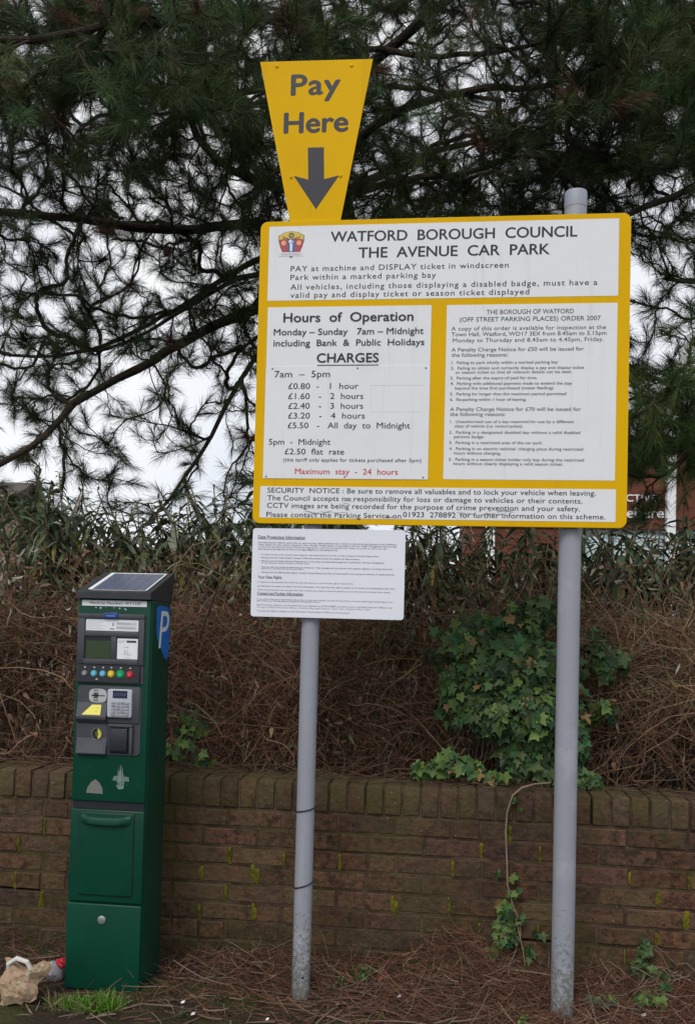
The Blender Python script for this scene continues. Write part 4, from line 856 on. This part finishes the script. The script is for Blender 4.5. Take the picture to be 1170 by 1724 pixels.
# cap with the solar panel
b = MB(); b.prism([(MY-.017, 1.452), (MY-.017, 1.4755), (MY-.008, 1.4795), (MY+.253, 1.561), (MY+.262, 1.552), (MY+.240, 1.440), (MY+.02, 1.450)], MX-.142, MX+.1455, .0, axis='x'); cap = b.build('top_cap', M_capm, pm)
zs = lambda y: 1.4795+(y-MY+.008)*.3122
def slope(mb, x0, x1, y0, y1, up_, col=None):
    mb.add([(MX+x0, y0, zs(y0)+up_), (MX+x1, y0, zs(y0)+up_), (MX+x1, y1, zs(y1)+up_), (MX+x0, y1, zs(y1)+up_), (MX+x0, y0, zs(y0)-.002), (MX+x1, y0, zs(y0)-.002), (MX+x1, y1, zs(y1)-.002), (MX+x0, y1, zs(y1)-.002)], [[0, 1, 2, 3], [4, 5, 1, 0], [5, 6, 2, 1], [6, 7, 3, 2], [7, 4, 0, 3]], col)
b = MB(); slope(b, -.105, .124, MY+.004, MY+.236, .002); sp_ = b.build('solar_panel', M_silver, cap)
b = MB(); slope(b, -.105, -.090, MY+.004, MY+.236, .0032); slope(b, .118, .124, MY+.004, MY+.236, .0032); slope(b, -.090, .118, MY+.229, MY+.236, .0032); b.build('panel_frame', M_wht, cap)
b = MB()
for i in range(5):
    for j in range(3):
        x0 = -.089+.2062*i/5; y0 = MY+.006+.222*j/3; slope(b, x0+.0012, x0+.2062/5-.0012, y0+.0012, y0+.074-.0012, .003)
b.build('solar_cells', M_cell, cap)
# number strip
b = MB(); b.prism([(MX+x, z) for x, z in rc(-.124, .126, 1.424, 1.445)], MY-.001, MY+.0005); st = b.build('number_strip', M_wht, up)
b = MB(); text(b, 'Machine Number: WT1107', MX-.093, MX+.106, 1.4305, .0095, MY-.0014, .012); b.build('lettering', M_ink, up)
b = MB()
for x, z, s_ in ((-.070, 1.418, .004), (-.052, 1.417, .006), (-.030, 1.418, .002), (.0, 1.418, .003), (.022, 1.417, .005), (.042, 1.416, .004), (.046, 1.412, .004)): poly(b, [(x-s_*.6, z-s_*.5), (x+s_*.5, z-s_*.6), (x+s_*.6, z+s_*.4), (x-s_*.3, z+s_*.6)], MY-.0008, (.5, .55, .52))
# scratches and peeled stickers on the door
for i in range(70):
    x = .047+random.gauss(0, .010); z0 = .765+random.uniform(-.01, .02); z1 = z0+random.uniform(.01, .07)*(1-min(1, abs(x-.047)/.026)*.8); w_ = random.uniform(.0004, .0014); g_ = random.uniform(.10, .32); poly(b, [(x-w_, z0), (x+w_, z0), (x+w_*.5+.002*(x-.047)*-10, z1), (x-w_*.5, z1)], MY-.0008-.00001*i, (g_*.75, g_, g_*.9))
poly(b, [(.016, .778), (.080, .776), (.078, .793), (.022, .795)], MY-.0007, (.12, .20, .17))
poly(b, [(.030, .762), (.062, .760), (.058, .748), (.040, .746)], MY-.0007, (.18, .24, .20))
poly(b, [(-.084, .728), (-.019, .726), (-.022, .748), (-.034, .768), (-.050, .779), (-.066, .768), (-.079, .748)], MY-.0007, (.17, .17, .155))
for i in range(24): 
    x, z = random.uniform(-.12, .11), random.uniform(.72, .85); L_ = random.uniform(.004, .018); a = random.uniform(-.6, .9); poly(b, [(x, z), (x+L_*math.cos(a), z+L_*math.sin(a)), (x+L_*math.cos(a), z+L_*math.sin(a)+.0012)], MY-.0008, (.05, .12, .085))
b.build('scuffs', M_stk, up)
# upper fascia
F0 = MY-.012
fa = bx('fascia', M_greyp, pm, -.1345, .1225, MY-.004, MY+.002, 1.136, 1.395, .002)
b = MB()
for x0, x1, z0, z1, d in ((-.1345, .1225, 1.3775, 1.395, 0), (-.1345, -.107, 1.207, 1.3775, .001), (.1015, .1225, 1.207, 1.3775, .001), (-.107, .1015, 1.3105, 1.3300, .0005), (-.004, .0165, 1.2265, 1.3105, .001), (-.107, .1015, 1.207, 1.2265, -.002)): b.box(MX+x0, MX+x1, F0+d, MY-.003, z0, z1, .0025)
b.build('bezel', M_greyp, fa, True)
bx('screen', M_lcd, fa, -.1055, -.0055, MY-.0055, MY-.0035, 1.2275, 1.3095)
b = MB(); b.box(MX-.1055, MX-.0055, MY-.0062, MY-.0050, 1.2955, 1.3095); b.box(MX-.1055, MX-.1015, MY-.0062, MY-.0050, 1.2275, 1.2954); b.build('screen_border', M_darkp, fa)
b = MB(); b.box(MX-.032, MX+.021, F0-.004, F0+.002, 1.378, 1.400, .002); b.build('badge', mat('blue_badge', (.015, .045, .22), .35, .5), fa, True)
b = MB(); poly(b, [(-.022, 1.386), (.012, 1.386), (.012, 1.389), (-.022, 1.389)], F0-.0045, (.20, .28, .55)); 
b2_ = MB()
def card(x0, x1, z0, z1, y): b2_.prism([(MX+x, z) for x, z in rc(x0, x1, z0, z1)], y, y+.0015, col=(.74, .76, .79))
card(-.104, .0985, 1.332, 1.3745, MY-.0058); card(.0195, .0985, 1.2285, 1.3045, MY-.0058)
b2_.build('instruction_card', M_stk, fa)
yc = MY-.0063
def printlines(x0, x1, z0, z1, n, g=.35):
    for i in range(n):
        z = z1-(z1-z0)*(i+.5)/n; x = x0; e = x0+(x1-x0)*random.uniform(.65, 1)
        while x < e: 
            w_ = random.uniform(.004, .011); poly(b, rc(x, min(x+w_, e), z-.0009, z+.0009), yc, (g, g, g*1.05)); x += w_+.002
printlines(-.099, -.020, 1.336, 1.371, 6, .50); 
for z0 in (1.355, 1.3395):
    b.add([(MX+x, yc, z) for x, z in rrect(.012, .092, z0-.0015, z0+.0105, .005, 4)], [list(range(20)) if False else list(range(len(rrect(.012, .092, z0-.0015, z0+.0105, .005, 4))))], (.52, .54, .58)); 
    yc -= .0003; printlines(.018, .088, z0+.001, z0+.008, 1, .18); yc += .0003
poly(b, rc(-.011, .006, 1.3375, 1.341), yc, (.10, .10, .12)); poly(b, rc(-.001, .003, 1.350, 1.362), yc, (.12, .12, .14))
poly(b, rc(.055, .092, 1.290, 1.2975), yc, (.03, .03, .04)); printlines(.024, .050, 1.288, 1.298, 2); printlines(.046, .068, 1.270, 1.274, 1, .15); printlines(.046, .066, 1.246, 1.262, 3, .4); printlines(.046, .092, 1.242, 1.247, 1, .3); printlines(.05, .08, 1.231, 1.236, 1, .45)
b.build('print', M_stk, fa)
b = MB(); b.prism([(MY-.003, 1.141), (MY-.016, 1.141), (MY-.010, 1.2055), (MY-.003, 1.2055)], MX-.1305, MX+.1105, axis='x'); b.build('button_panel', M_darkp, fa)
yb = lambda z: MY-.016+.006*(z-1.141)/.0645
for x, r, c, nm in ((-.100, .0105, (.22, .22, .23), 'grey button'), (-.064, .0115, (.12, .42, .58), 'left light blue button'), (-.030, .0115, (.12, .42, .58), 'right light blue button'), (.002, .0125, (.70, .50, .03), 'yellow button'), (.038, .0155, (.01, .30, .12), 'large green button'), (.074, .0125, (.55, .03, .04), 'red button')):
    b = MB(); b.cyl((MX+x, yb(1.172)+.002, 1.172), (0, -1, -.09), r*1.12, .0045, 24, .001, col=tuple(v*.6 for v in c)); b.cyl((MX+x, yb(1.172)-.002, 1.172), (0, -1, -.09), r*.86, .0045, 24, .0015, col=c); b.cyl((MX+x, yb(1.172)-.0062, 1.172), (0, -1, -.09), r*.32, .0006, 12, col=tuple(min(1, v*1.5+.1) for v in c)); b.build('button', M_stk, fa, True, nm)
b = MB()
for x in (-.100, -.064, -.030, .002, .038, .074):
    z = 1.1955+random.uniform(-.001, .001); b.add([(MX+x+q[0], yb(z)-.0006, z+q[1]) for q in ((-.004, -.002), (.004, -.002), (.003, .002), (-.002, .0025))], [[0, 1, 2, 3]], (.55, .56, .58))
b.add([(MX-.052+q[0], yb(1.153)-.0006, 1.153+q[1]) for q in ((-.006, -.003), (.006, -.003), (.0, .003))], [[0, 1, 2]], (.6, .5, .45))
b.build('button_marks', M_stk, fa)
# lower module
lm_ = MB(); lm_.prism([(MX+x, z) for x, z in rrect(-.1290, .118, .872, 1.127, .016, 5)], MY-.004, MY+.002, .0015); mod = lm_.build('payment_module', M_greyp, pm, True)
b = MB(); b.prism([(MY-.003, 1.121), (MY-.010, 1.121), (MY-.011, 1.064), (MY-.026, 1.013), (MY-.025, 1.004), (MY-.006, .985), (MY-.0045, .932), (MY-.018, .876), (MY-.003, .876)], MX-.1235, MX-.0095, axis='x'); b.build('coin_shelf', M_greyp, mod)
b = MB(); 
for i in range(1): b.box(MX-.0085, MX+.1135, MY-.010, MY-.003, .992, 1.124, .002)
b.build('reader_plate', M_greyp, mod, True)
s1 = lambda z: MY-.011-.015*(1.064-z)/.051-.0012
s2 = lambda z: MY-.0045-.0135*(.932-z)/.056-.0010
s0 = lambda z: MY-.006+.0015*(.985-z)/.053
b = MB(); b.add([(MX-.0465+.034*math.copysign(abs(math.cos(a))**.6, math.cos(a)), MY-.0116, 1.0905+.0255*math.copysign(abs(math.sin(a))**.6, math.sin(a))) for a in np.linspace(0, 2*math.pi, 29)[:-1]], [list(range(28))], (.42, .43, .43))
y_ = MY-.0119
poly(b, rc(-.062, -.046, 1.070, 1.112), y_, (.07, .07, .08)); poly(b, rc(-.070, -.040, 1.088, 1.094), y_-.0003, (.02, .02, .02)); poly(b, rc(-.038, -.020, 1.0885, 1.0925), y_-.0003, (.05, .05, .05)); poly(b, rc(-.060, -.047, 1.074, 1.080), y_-.0003, (.35, .35, .35)); poly(b, rc(-.060, -.047, 1.102, 1.108), y_-.0003, (.45, .45, .45))
poly(b, [(-.102, 1.020), (-.030, 1.020), (-.0305, 1.057), (-.066, 1.057)], s1, (.78, .70, .13)); s1b = lambda z: s1(z)-.0006
poly(b, [(-.056, 1.026), (-.045, 1.033), (-.047, 1.035), (-.050, 1.030)], s1b, (.15, .15, .05)); poly(b, [(-.050, 1.044), (-.042, 1.044), (-.044, 1.048)], s1b, (.4, .4, .08))
poly(b, [(-.122, .880), (-.012, .878), (-.032, .926), (-.064, .926)], s2, (.062, .066, .078))
b.add([(MX-.0475+.018*math.cos(a), s0(.95)-.0022, .948+.020*math.sin(a)) for a in np.linspace(0, 2*math.pi, 25)[:-1]], [list(range(24))], (.012, .012, .012))
b.add([(MX-.0475+.017*math.cos(a), s0(.95)-.0030, .948+.019*math.sin(a)) for a in np.linspace(-1.35, 1.35, 14)], [list(range(14))], (.55, .55, .06))
b.add([(MX-.0475+.006*math.cos(a), s0(.95)-.0034, .948+.011*math.sin(a)) for a in np.linspace(0, 2*math.pi, 17)[:-1]], [list(range(16))], (.10, .09, .02))
b.build('labels', M_stk, mod)
b = MB(); b.tube([(MX-.0475+.0195*math.cos(a), s0(.95)-.003, .948+.0215*math.sin(a)) for a in np.linspace(0, 2*math.pi, 33)], .0011, 6); b.build('slot_ring', M_silver, mod, True)
b = MB(); b.prism([(MX+x, z) for x, z in rrect(-.006, .087, 1.013, 1.117, .007, 4)], MY-.022, MY-.009, .003, seg=3); kp = b.build('card_reader', mat('pale_grey_plastic', (.42, .43, .48), .4, .5), mod, True)
b = MB(); b.box(MX+.0145, MX+.0705, MY-.0226, MY-.021, 1.084, 1.1125, .0006, (.020, .022, .060))
for i in range(4):
    for j in range(5): b.box(MX+.011+.0178*i, MX+.011+.0178*i+.0135, MY-.0252, MY-.021, 1.0185+.0113*j, 1.0185+.0113*j+.0075, .001, (.30, .31, .34) if (i+j) % 3 else (.22, .23, .27))
for i in range(6): b.box(MX+.020+.008*i, MX+.0245+.008*i, MY-.0230, MY-.0222, 1.094, 1.103, 0, (.08, .09, .18))
b.build('keys', M_stk, mod)
b = MB(); b.box(MX+.002, MX+.092, MY-.0075, MY-.003, .879, .987, .002); tr_ = b.build('ticket_frame', M_darkp, mod, True)
b = MB(); b.box(MX+.000, MX+.092, MY-.020, MY-.0076, .978, .988, .002); b.box(MX+.081, MX+.092, MY-.018, MY-.0076, .880, .9775, .002); b.build('ticket_hood', M_greyp, mod, True)
b = MB(); b.box(MX+.006, MX+.072, MY-.017, MY-.0076, .888, .972, .004); b.build('ticket_flap', mat('dark_flap', (.024, .026, .036), .4, .45), mod, True)
# blue P sticker on the side
ps = [(3.232, 1.415), (3.245, 1.427), (3.265, 1.431), (3.345, 1.428), (3.378, 1.418), (3.391, 1.395), (3.391, 1.275), (3.386, 1.240), (3.372, 1.222), (3.350, 1.220), (3.325, 1.236), (3.245, 1.305), (3.234, 1.335)]
b = MB(); xs_ = MX+.1445; b.prism(ps[::-1], xs_-.0005, xs_+.0008, axis='x', col=(.014, .16, .56)); text(b, 'P', 3.272, 3.376, 1.268, .142, 0, 0, (.72, .76, .82), lambda u, v_: (xs_+.0013, u+(v_-1.34)*.16, v_)); b.build('parking_sticker', M_stk, pm, False, 'blue sticker with a white letter P on the side')
b = MB()
for y, z, r in ((3.335, 1.205, .006), (3.30, 1.165, .007)): b.cyl((MX+.1443, y, z), (1, 0, 0), r, .0012, 14)
b.build('side_hole', M_black, pm)
b = MB(); b.box(MX+.1440, MX+.1462, MY+.0165, MY+.0225, .02, 1.445, .001); b.build('door_edge', M_green, pm, True)

# ================================================================ GROUND LITTER AND SMALL PLANTS
def gp(px, py):
    """ground point under a spot of the picture"""
    Y = 3.2
    for _ in range(30):
        p = at(px, py, Y); gz = float(ground_z(p.x, p.y)); d = at(px, py, 1.0)-Vector((0, 0, EYE)); Y = (gz-EYE)/d.z if d.z < -.01 else Y
    return at(px, py, Y)
M_lit = mat('fallen_needles', (1, 1, 1), .9, .2, attr='Col')
n = 26000
S = np.stack([rng.uniform(-2.3, 1.9, n), 3.575-.62*rng.uniform(0, 1, n)**1.15, np.zeros(n)], 1)
keep = rng.uniform(size=n) < np.clip(.22+.5*(S[:, 0]+1.0)/1.2, .16, 1)*np.clip((S[:, 1]-2.95)/.3, .12, 1); S = S[keep]; n = len(S)
inm = (np.abs(S[:, 0]-MX) < .15) & (S[:, 1] > MY) ; S = S[~inm]; n = len(S)
gz = ground_z(S[:, 0], S[:, 1]); S[:, 2] = gz+rng.uniform(0, 1, n)**2*(.010+.05*np.clip((S[:, 1]-3.2)/.35, 0, 1)*(.25+np.exp(-((S[:, 0]-.1)/.3)**2)))
D = rdir(n); D[:, 2] = np.abs(D[:, 2])*.22-.03; D[:, 0] *= 1.5; D = unit(D); P = strands(S, D, rng.uniform(.06, .15, n), 4, .8, .3)
P[:, :, 1] = np.minimum(P[:, :, 1], WALL_Y-.004); P[:, :, 2] = np.maximum(P[:, :, 2], ground_z(P[:, :, 0], P[:, :, 1])+.001)
c = np.array([.148, .070, .045])*rng.uniform(.2, 1.5, n)[:, None]; q = rng.uniform(size=n) < .10; c[q] = np.array([.30, .21, .145])*rng.uniform(.5, 1.2, q.sum())[:, None]
v, f = tubes_np(P, rng.uniform(.0006, .0012, n)[:, None]*np.array([1, 1, .9, .5])[None]); lit = np_mesh('needle_litter', v, f, np.repeat(c, 12, axis=0)); tag(link('needle_litter', lit, M_lit), 'brown fallen pine needles heaped along the foot of the wall', 'pine needles', kind='stuff')
# brown litter caught on the coping
n = 900; S = np.stack([rng.uniform(-2.5, 1.6, n), rng.uniform(WALL_Y+.06, WALL_Y+.21, n), np.full(n, WALL_TOP+.003)+rng.uniform(0, .012, n)], 1); D = rdir(n); D[:, 2] *= .1; D[:, 0] *= 1.6; D = unit(D)
P = strands(S, D, rng.uniform(.05, .14, n), 4, .4, 0); P[:, :, 2] = np.maximum(P[:, :, 2], WALL_TOP+.004); P[:, :, 1] = np.maximum(P[:, :, 1], WALL_Y+.01)
v, f = tubes_np(P, np.full((n, 4), .0009)); lit = np_mesh('coping_litter', v, f, np.repeat(np.array([.12, .075, .045])*rng.uniform(.4, 1.4, n)[:, None], 12, axis=0)); tag(link('coping_litter', lit, M_lit), 'brown needles and twigs lying on top of the wall coping', 'pine needles', kind='stuff')
# fallen twigs
n = 260; S = np.stack([rng.uniform(-1.9, 1.4, n), rng.uniform(2.95, 3.5, n), np.zeros(n)], 1); S = S[~((np.abs(S[:, 0]-MX) < .2) & (S[:, 1] > MY-.03))]; n = len(S); S[:, 2] = ground_z(S[:, 0], S[:, 1])+.012; D = rdir(n); D[:, 2] *= .12; D = unit(D)
P = strands(S, D, rng.uniform(.08, .26, n), 5, .35, .05); P[:, :, 1] = np.minimum(P[:, :, 1], WALL_Y-.008); P[:, :, 2] = np.maximum(P[:, :, 2], ground_z(P[:, :, 0], P[:, :, 1])+.003)
v, f = tubes_np(P, np.repeat(rng.uniform(.0014, .0034, n)[:, None], 5, 1)*np.array([1, 1, .9, .8, .5])[None], 5); tw = np_mesh('fallen_twigs', v, f, np.repeat(np.array([.16, .115, .085])*rng.uniform(.3, 1.4, n)[:, None], 25, axis=0), True); tag(link('fallen_twigs', tw, M_lit), 'thin dead twigs scattered over the needles and soil', 'twigs', kind='stuff')
# grass
M_grass = mat('grass_blade', (1, 1, 1), .5, .35, attr='Col', trans=.25)
def grass(cx, cy, sx, sy, n, h, col, dry=.12):
    S = np.stack([cx+rng.normal(size=n)*sx, cy+rng.normal(size=n)*sy, np.zeros(n)], 1); S[:, 2] = ground_z(S[:, 0], S[:, 1])-.002; D = rdir(n, 1.1); D[:, 2] = np.abs(D[:, 2]); Ln = h*rng.uniform(.5, 1.25, n)
    c = np.array(col)*rng.uniform(.6, 1.4, n)[:, None]; q = rng.uniform(size=n) < dry; c[q] = np.array([.26, .22, .13])*rng.uniform(.5, 1.1, q.sum())[:, None]
    v, f = leaves_np(S, unit(D), rdir(n, .3), Ln, Ln*.05+.0022, .3, .35); return v, f, np.repeat(c, 8, axis=0)
parts = [grass(-1.245, 3.045, .042, .018, 420, .045, (.11, .26, .022)), grass(-1.165, 3.05, .028, .016, 300, .055, (.11, .25, .022)), grass(-1.325, 3.04, .022, .014, 130, .04, (.17, .24, .035), .2), grass(-1.12, 3.06, .05, .03, 50, .04, (.07, .10, .02), .4), grass(-1.27, 3.02, .09, .03, 60, .07, (.16, .15, .06), .6)]
V_, F_, C_ = [], [], []; o_ = 0
for v, f, c in parts: V_.append(v); F_.append(f+o_); C_.append(c); o_ += len(v)
gm = np_mesh('grass', np.concatenate(V_), np.concatenate(F_), np.concatenate(C_)); tag(link('grass', gm, M_grass), 'bright green grass tuft in front of the parking machine', 'grass', kind='stuff')
# short moss and seedlings over the bare soil
n = 5200; S = np.stack([rng.uniform(-1.6, 1.2, n), rng.uniform(2.9, 3.35, n), np.zeros(n)], 1); k = np.sin(S[:, 0]*7+1)+np.sin(S[:, 1]*19+S[:, 0]*4)+rng.normal(size=n)*.6; S = S[(k > .5)]; n = len(S); S[:, 2] = ground_z(S[:, 0], S[:, 1]); c = np.array([.038, .050, .012])*rng.uniform(.4, 1.6, n)[:, None]
v, f = leaves_np(S, rdir(n, .8), rdir(n), rng.uniform(.004, .013, n), rng.uniform(.003, .006, n), .3, .2); mm = np_mesh('ground_moss', v, f, np.repeat(c, 8, axis=0)); tag(link('ground_moss', mm, M_leaf), 'low dark green moss and seedlings on the bare soil', 'moss', kind='stuff')
# weeds
def weed(px, py, h, n, col, lab, wide=.03, lf=.018):
    p = gp(px, py); root = thing('weed', tuple(p), lab, 'weed', 'small weeds at the foot of the wall'); S = np.tile(np.array(p), (n, 1)); D = rdir(n, 1.3); D[:, 2] = np.abs(D[:, 2]); P = strands(S, unit(D), rng.uniform(.5, 1.1, n)*h, 5, .4, .1)
    v, f = tubes_np(P, np.full((n, 5), .0009), 4); child('stem', np_mesh('stem', v, f, np.tile(np.array(col)*.8, (len(v), 1))), M_leaf, root)
    B = P[:, 1:].reshape(-1, 3).repeat(3, axis=0)+rng.normal(size=(n*12, 3))*.003; m = len(B); v, f = leaves_np(B, rdir(m, .3), rdir(m, .8), rng.uniform(.6, 1.2, m)*lf, rng.uniform(.4, .7, m)*lf, .2, .3); child('leaves', np_mesh('leaves', v, f, np.repeat(np.array(col)*rng.uniform(.6, 1.5, m)[:, None], 8, axis=0)), M_leaf, root)
weed(610, 1655, .075, 8, (.10, .20, .055), 'bright green weed sprig at the wall foot between the two posts'); weed(572, 1662, .035, 7, (.075, .11, .035), 'low dull weed just right of the thinner post'); weed(305, 1712, .03, 7, (.07, .10, .045), 'small grey green weed right of the parking machine base', lf=.012); weed(878, 1722, .03, 5, (.12, .22, .05), 'tiny bright weed at the bottom edge left of the thick post', lf=.014); weed(640, 1718, .025, 9, (.06, .085, .02), 'low mossy weed at the bottom edge under the orange leaf', lf=.012)
# fallen leaves
def leaf(px, py, size, col, lab, rot=0., curl=.35):
    p = gp(px, py); n = 7; vs = []; 
    for i in range(n+1):
        t = i/n; w_ = .36*math.sin(math.pi*t**.85)*size
        for s_ in (-1, 0, 1):
            q = Vector((t*size-size/2, s_*w_, .010+abs(s_)*curl*w_+.10*size*math.sin(math.pi*t)+random.uniform(-.002, .002))); q.rotate(Matrix.Rotation(rot, 3, 'Z')); vs.append(p+q)
    fs = []
    for i in range(n): a = 3*i; fs += [[a, a+3, a+4, a+1], [a+1, a+4, a+5, a+2]]
    b = MB(); b.add(vs, fs); o = b.build('fallen_leaf', mat('dry_leaf', col, .7, .3, noise=(70, tuple(v*.55 for v in col), .4, .7), trans=.1), None, True); o.modifiers.new('thickness', 'SOLIDIFY').thickness = .0006
    tag(o, lab, 'leaf', 'dead leaves on the ground'); return o
leaf(647, 1654, .055, (.33, .12, .055), 'orange curled dead leaf on the needles between the posts', .4); leaf(432, 1630, .055, (.20, .14, .085), 'tan dead leaf by the wall left of the thinner post', 2.6); leaf(575, 1697, .05, (.19, .125, .08), 'tan dead leaf at the bottom right of the thinner post foot', .2); leaf(690, 1690, .04, (.16, .08, .05), 'small brown dead leaf right of the orange leaf', 1.2); leaf(860, 1700, .045, (.15, .085, .05), 'brown dead leaf just left of the thick post foot', 2.0)
# scraps
def scrap(px, py, s_, lab):
    p = gp(px, py); b = MB(); q = [(-s_, -s_*.5, .006), (s_*.9, -s_*.6, .009), (s_, s_*.5, .014), (-s_*.8, s_*.6, .010)]; b.add([p+Vector(v) for v in q]+[p+Vector(v)+Vector((0, 0, .002)) for v in q], [[0, 3, 2, 1], [4, 5, 6, 7], [0, 1, 5, 4], [1, 2, 6, 5], [2, 3, 7, 6], [3, 0, 4, 7]]); o = b.build('paper_scrap', M_wht); tag(o, lab, 'litter', 'white scraps of litter')
scrap(308, 1692, .007, 'white paper scrap on the soil right of the parking machine'); scrap(325, 1712, .007, 'dirty white scrap below and right of the first scrap by the machine'); scrap(1083, 1714, .008, 'white scrap in the needles right of the thick post'); scrap(672, 1682, .006, 'pale scrap on the needles below the orange leaf'); scrap(450, 1721, .005, 'tiny white scrap at the bottom edge left of the thinner post')
# crumpled paper bag and squashed cup left of the machine
M_paper = mat('kraft_paper', (1, 1, 1), .8, .25, attr='Col', bump=(60, .25, .004))
def crumple(c, r, nu, nv, seed, colf, amp=.28):
    r2 = np.random.default_rng(seed); b = MB(); vs = []; cs = []
    for i in range(nv+1):
        th = math.pi*i/nv
        for j in range(nu):
            ph = 2*math.pi*j/nu; k = 1+r2.uniform(-amp, amp) if 0 < i < nv else 1; v_ = Vector((r[0]*math.sin(th)*math.cos(ph)*k, r[1]*math.sin(th)*math.sin(ph)*k, r[2]*math.cos(th)*k)); vs.append(Vector(c)+v_); cs.append(colf(v_, r2))
    fs = [[i*nu+j, (i+1)*nu+j, (i+1)*nu+(j+1) % nu, i*nu+(j+1) % nu] for i in range(nv) for j in range(nu)]; b.add(vs, fs, (1, 1, 1)); b.c = cs; return b
p = gp(40, 1690)
bag = thing('paper_bag', tuple(p), 'crumpled brown paper bag with green print and a white handle at the left edge', 'bag')
r2 = np.random.default_rng(11); NU, NV = 15, 12
cTL, cTR, cBR, cBL = (Vector(q) for q in ((-.105, .062, .118), (.078, .046, .122), (.040, -.022, .022), (-.080, -.030, .000)))
def bagpt(u, v, layer):
    q = cTL*(1-u)*(1-v)+cTR*u*(1-v)+cBR*u*v+cBL*(1-u)*v; n_ = Vector((.1, -.85, .5)); e = min(1, 6*u*(1-u))*min(1, 6*v*(1-v))
    cr = abs(math.sin(7.3*u+3.1*v+.6))*.5+abs(math.sin(4.1*u-8.7*v+1.9))*.5+abs(math.sin(13*u+9*v))*.25
    return q+n_*(e*(.022+.022*cr)*(1 if layer else -.5))+Vector((r2.normal()*.0018, r2.normal()*.0022, r2.normal()*.0025))+Vector((.012*math.sin(9*v), 0, .014*math.sin(8*u+1)*(1-v)))
bgv = [[[bagpt(i/NU, j/NV, l_) for i in range(NU+1)] for j in range(NV+1)] for l_ in (1, 0)]
b = MB(); W_ = NU+1; T_ = W_*(NV+1)
vs = [p+bgv[l_][j][i] for l_ in (0, 1) for j in range(NV+1) for i in range(W_)]
fs = []
for j in range(NV):
    for i in range(NU): a_ = j*W_+i; fs += [[a_, a_+W_, a_+W_+1], [a_, a_+W_+1, a_+1], [T_+a_, T_+a_+1, T_+a_+W_+1, T_+a_+W_]]
ring = [i for i in range(W_)]+[j*W_+NU for j in range(1, NV+1)]+[NV*W_+i for i in range(NU-1, -1, -1)]+[j*W_ for j in range(NV-1, 0, -1)]
for q, a_ in enumerate(ring): c_ = ring[(q+1) % len(ring)]; fs.append([a_, c_, T_+c_, T_+a_])
b.add(vs, fs, (.33, .235, .155)); bp = b.build('bag_body', M_paper, bag)
b = MB(); q0 = p+Vector((-.030, .034, .108)); b.tube([q0+Vector(v) for v in ((-.045, .0, -.02), (-.042, -.012, .018), (-.01, -.015, .042), (.028, -.012, .030), (.045, 0, -.012), (.05, .01, -.045))], .0085, 8, True, (.60, .58, .55)); b.build('bag_handle', M_paper, bag, True)
b = MB()
for k_, (u, v, col) in enumerate([(.60, .22, 0), (.68, .20, 0), (.74, .14, 1), (.58, .32, 0), (.66, .30, 2), (.72, .26, 1), (.54, .44, 2), (.62, .42, 2), (.69, .40, 2), (.56, .54, 1), (.64, .52, 1), (.48, .52, 2), (.80, .10, 2), (.50, .62, 1), (.78, .22, 0)]):
    i, j = int(u*NU), int(v*NV); A, B_, C2, D2 = bgv[0][j][i], bgv[0][j][i+1], bgv[0][j+1][i+1], bgv[0][j+1][i]; o_ = p+Vector((.0003, -.0016, .001))
    b.add([o_+A.lerp(C2, .1), o_+D2.lerp(B_, .12), o_+C2.lerp(A, .08)], [[0, 1, 2]], ((.02, .13, .05), (.035, .19, .07), (.58, .58, .53))[col])
b.build('bag_print', M_paper, bag)
p = gp(92, 1652); cup = thing('plastic_cup', tuple(p), 'squashed grey plastic cup with a red lid beside the parking machine foot', 'cup')
b = crumple(p+Vector((0, 0, .035)), (.040, .03, .038), 12, 8, 9, lambda v, r2: (.42, .40, .42), .16); M_cup = mat('cup_plastic', (.95, .95, 1), .25, .5, attr='Col', trans=.3); b.build('cup_body', M_cup, cup, True)
b = crumple(p+Vector((.030, .0, .072)), (.026, .022, .017), 10, 6, 3, lambda v, r2: (.62, .035, .05), .2); b.build('cup_lid', M_cup, cup)
bpy.data.objects.remove(_fo); bpy.data.curves.remove(_fc)
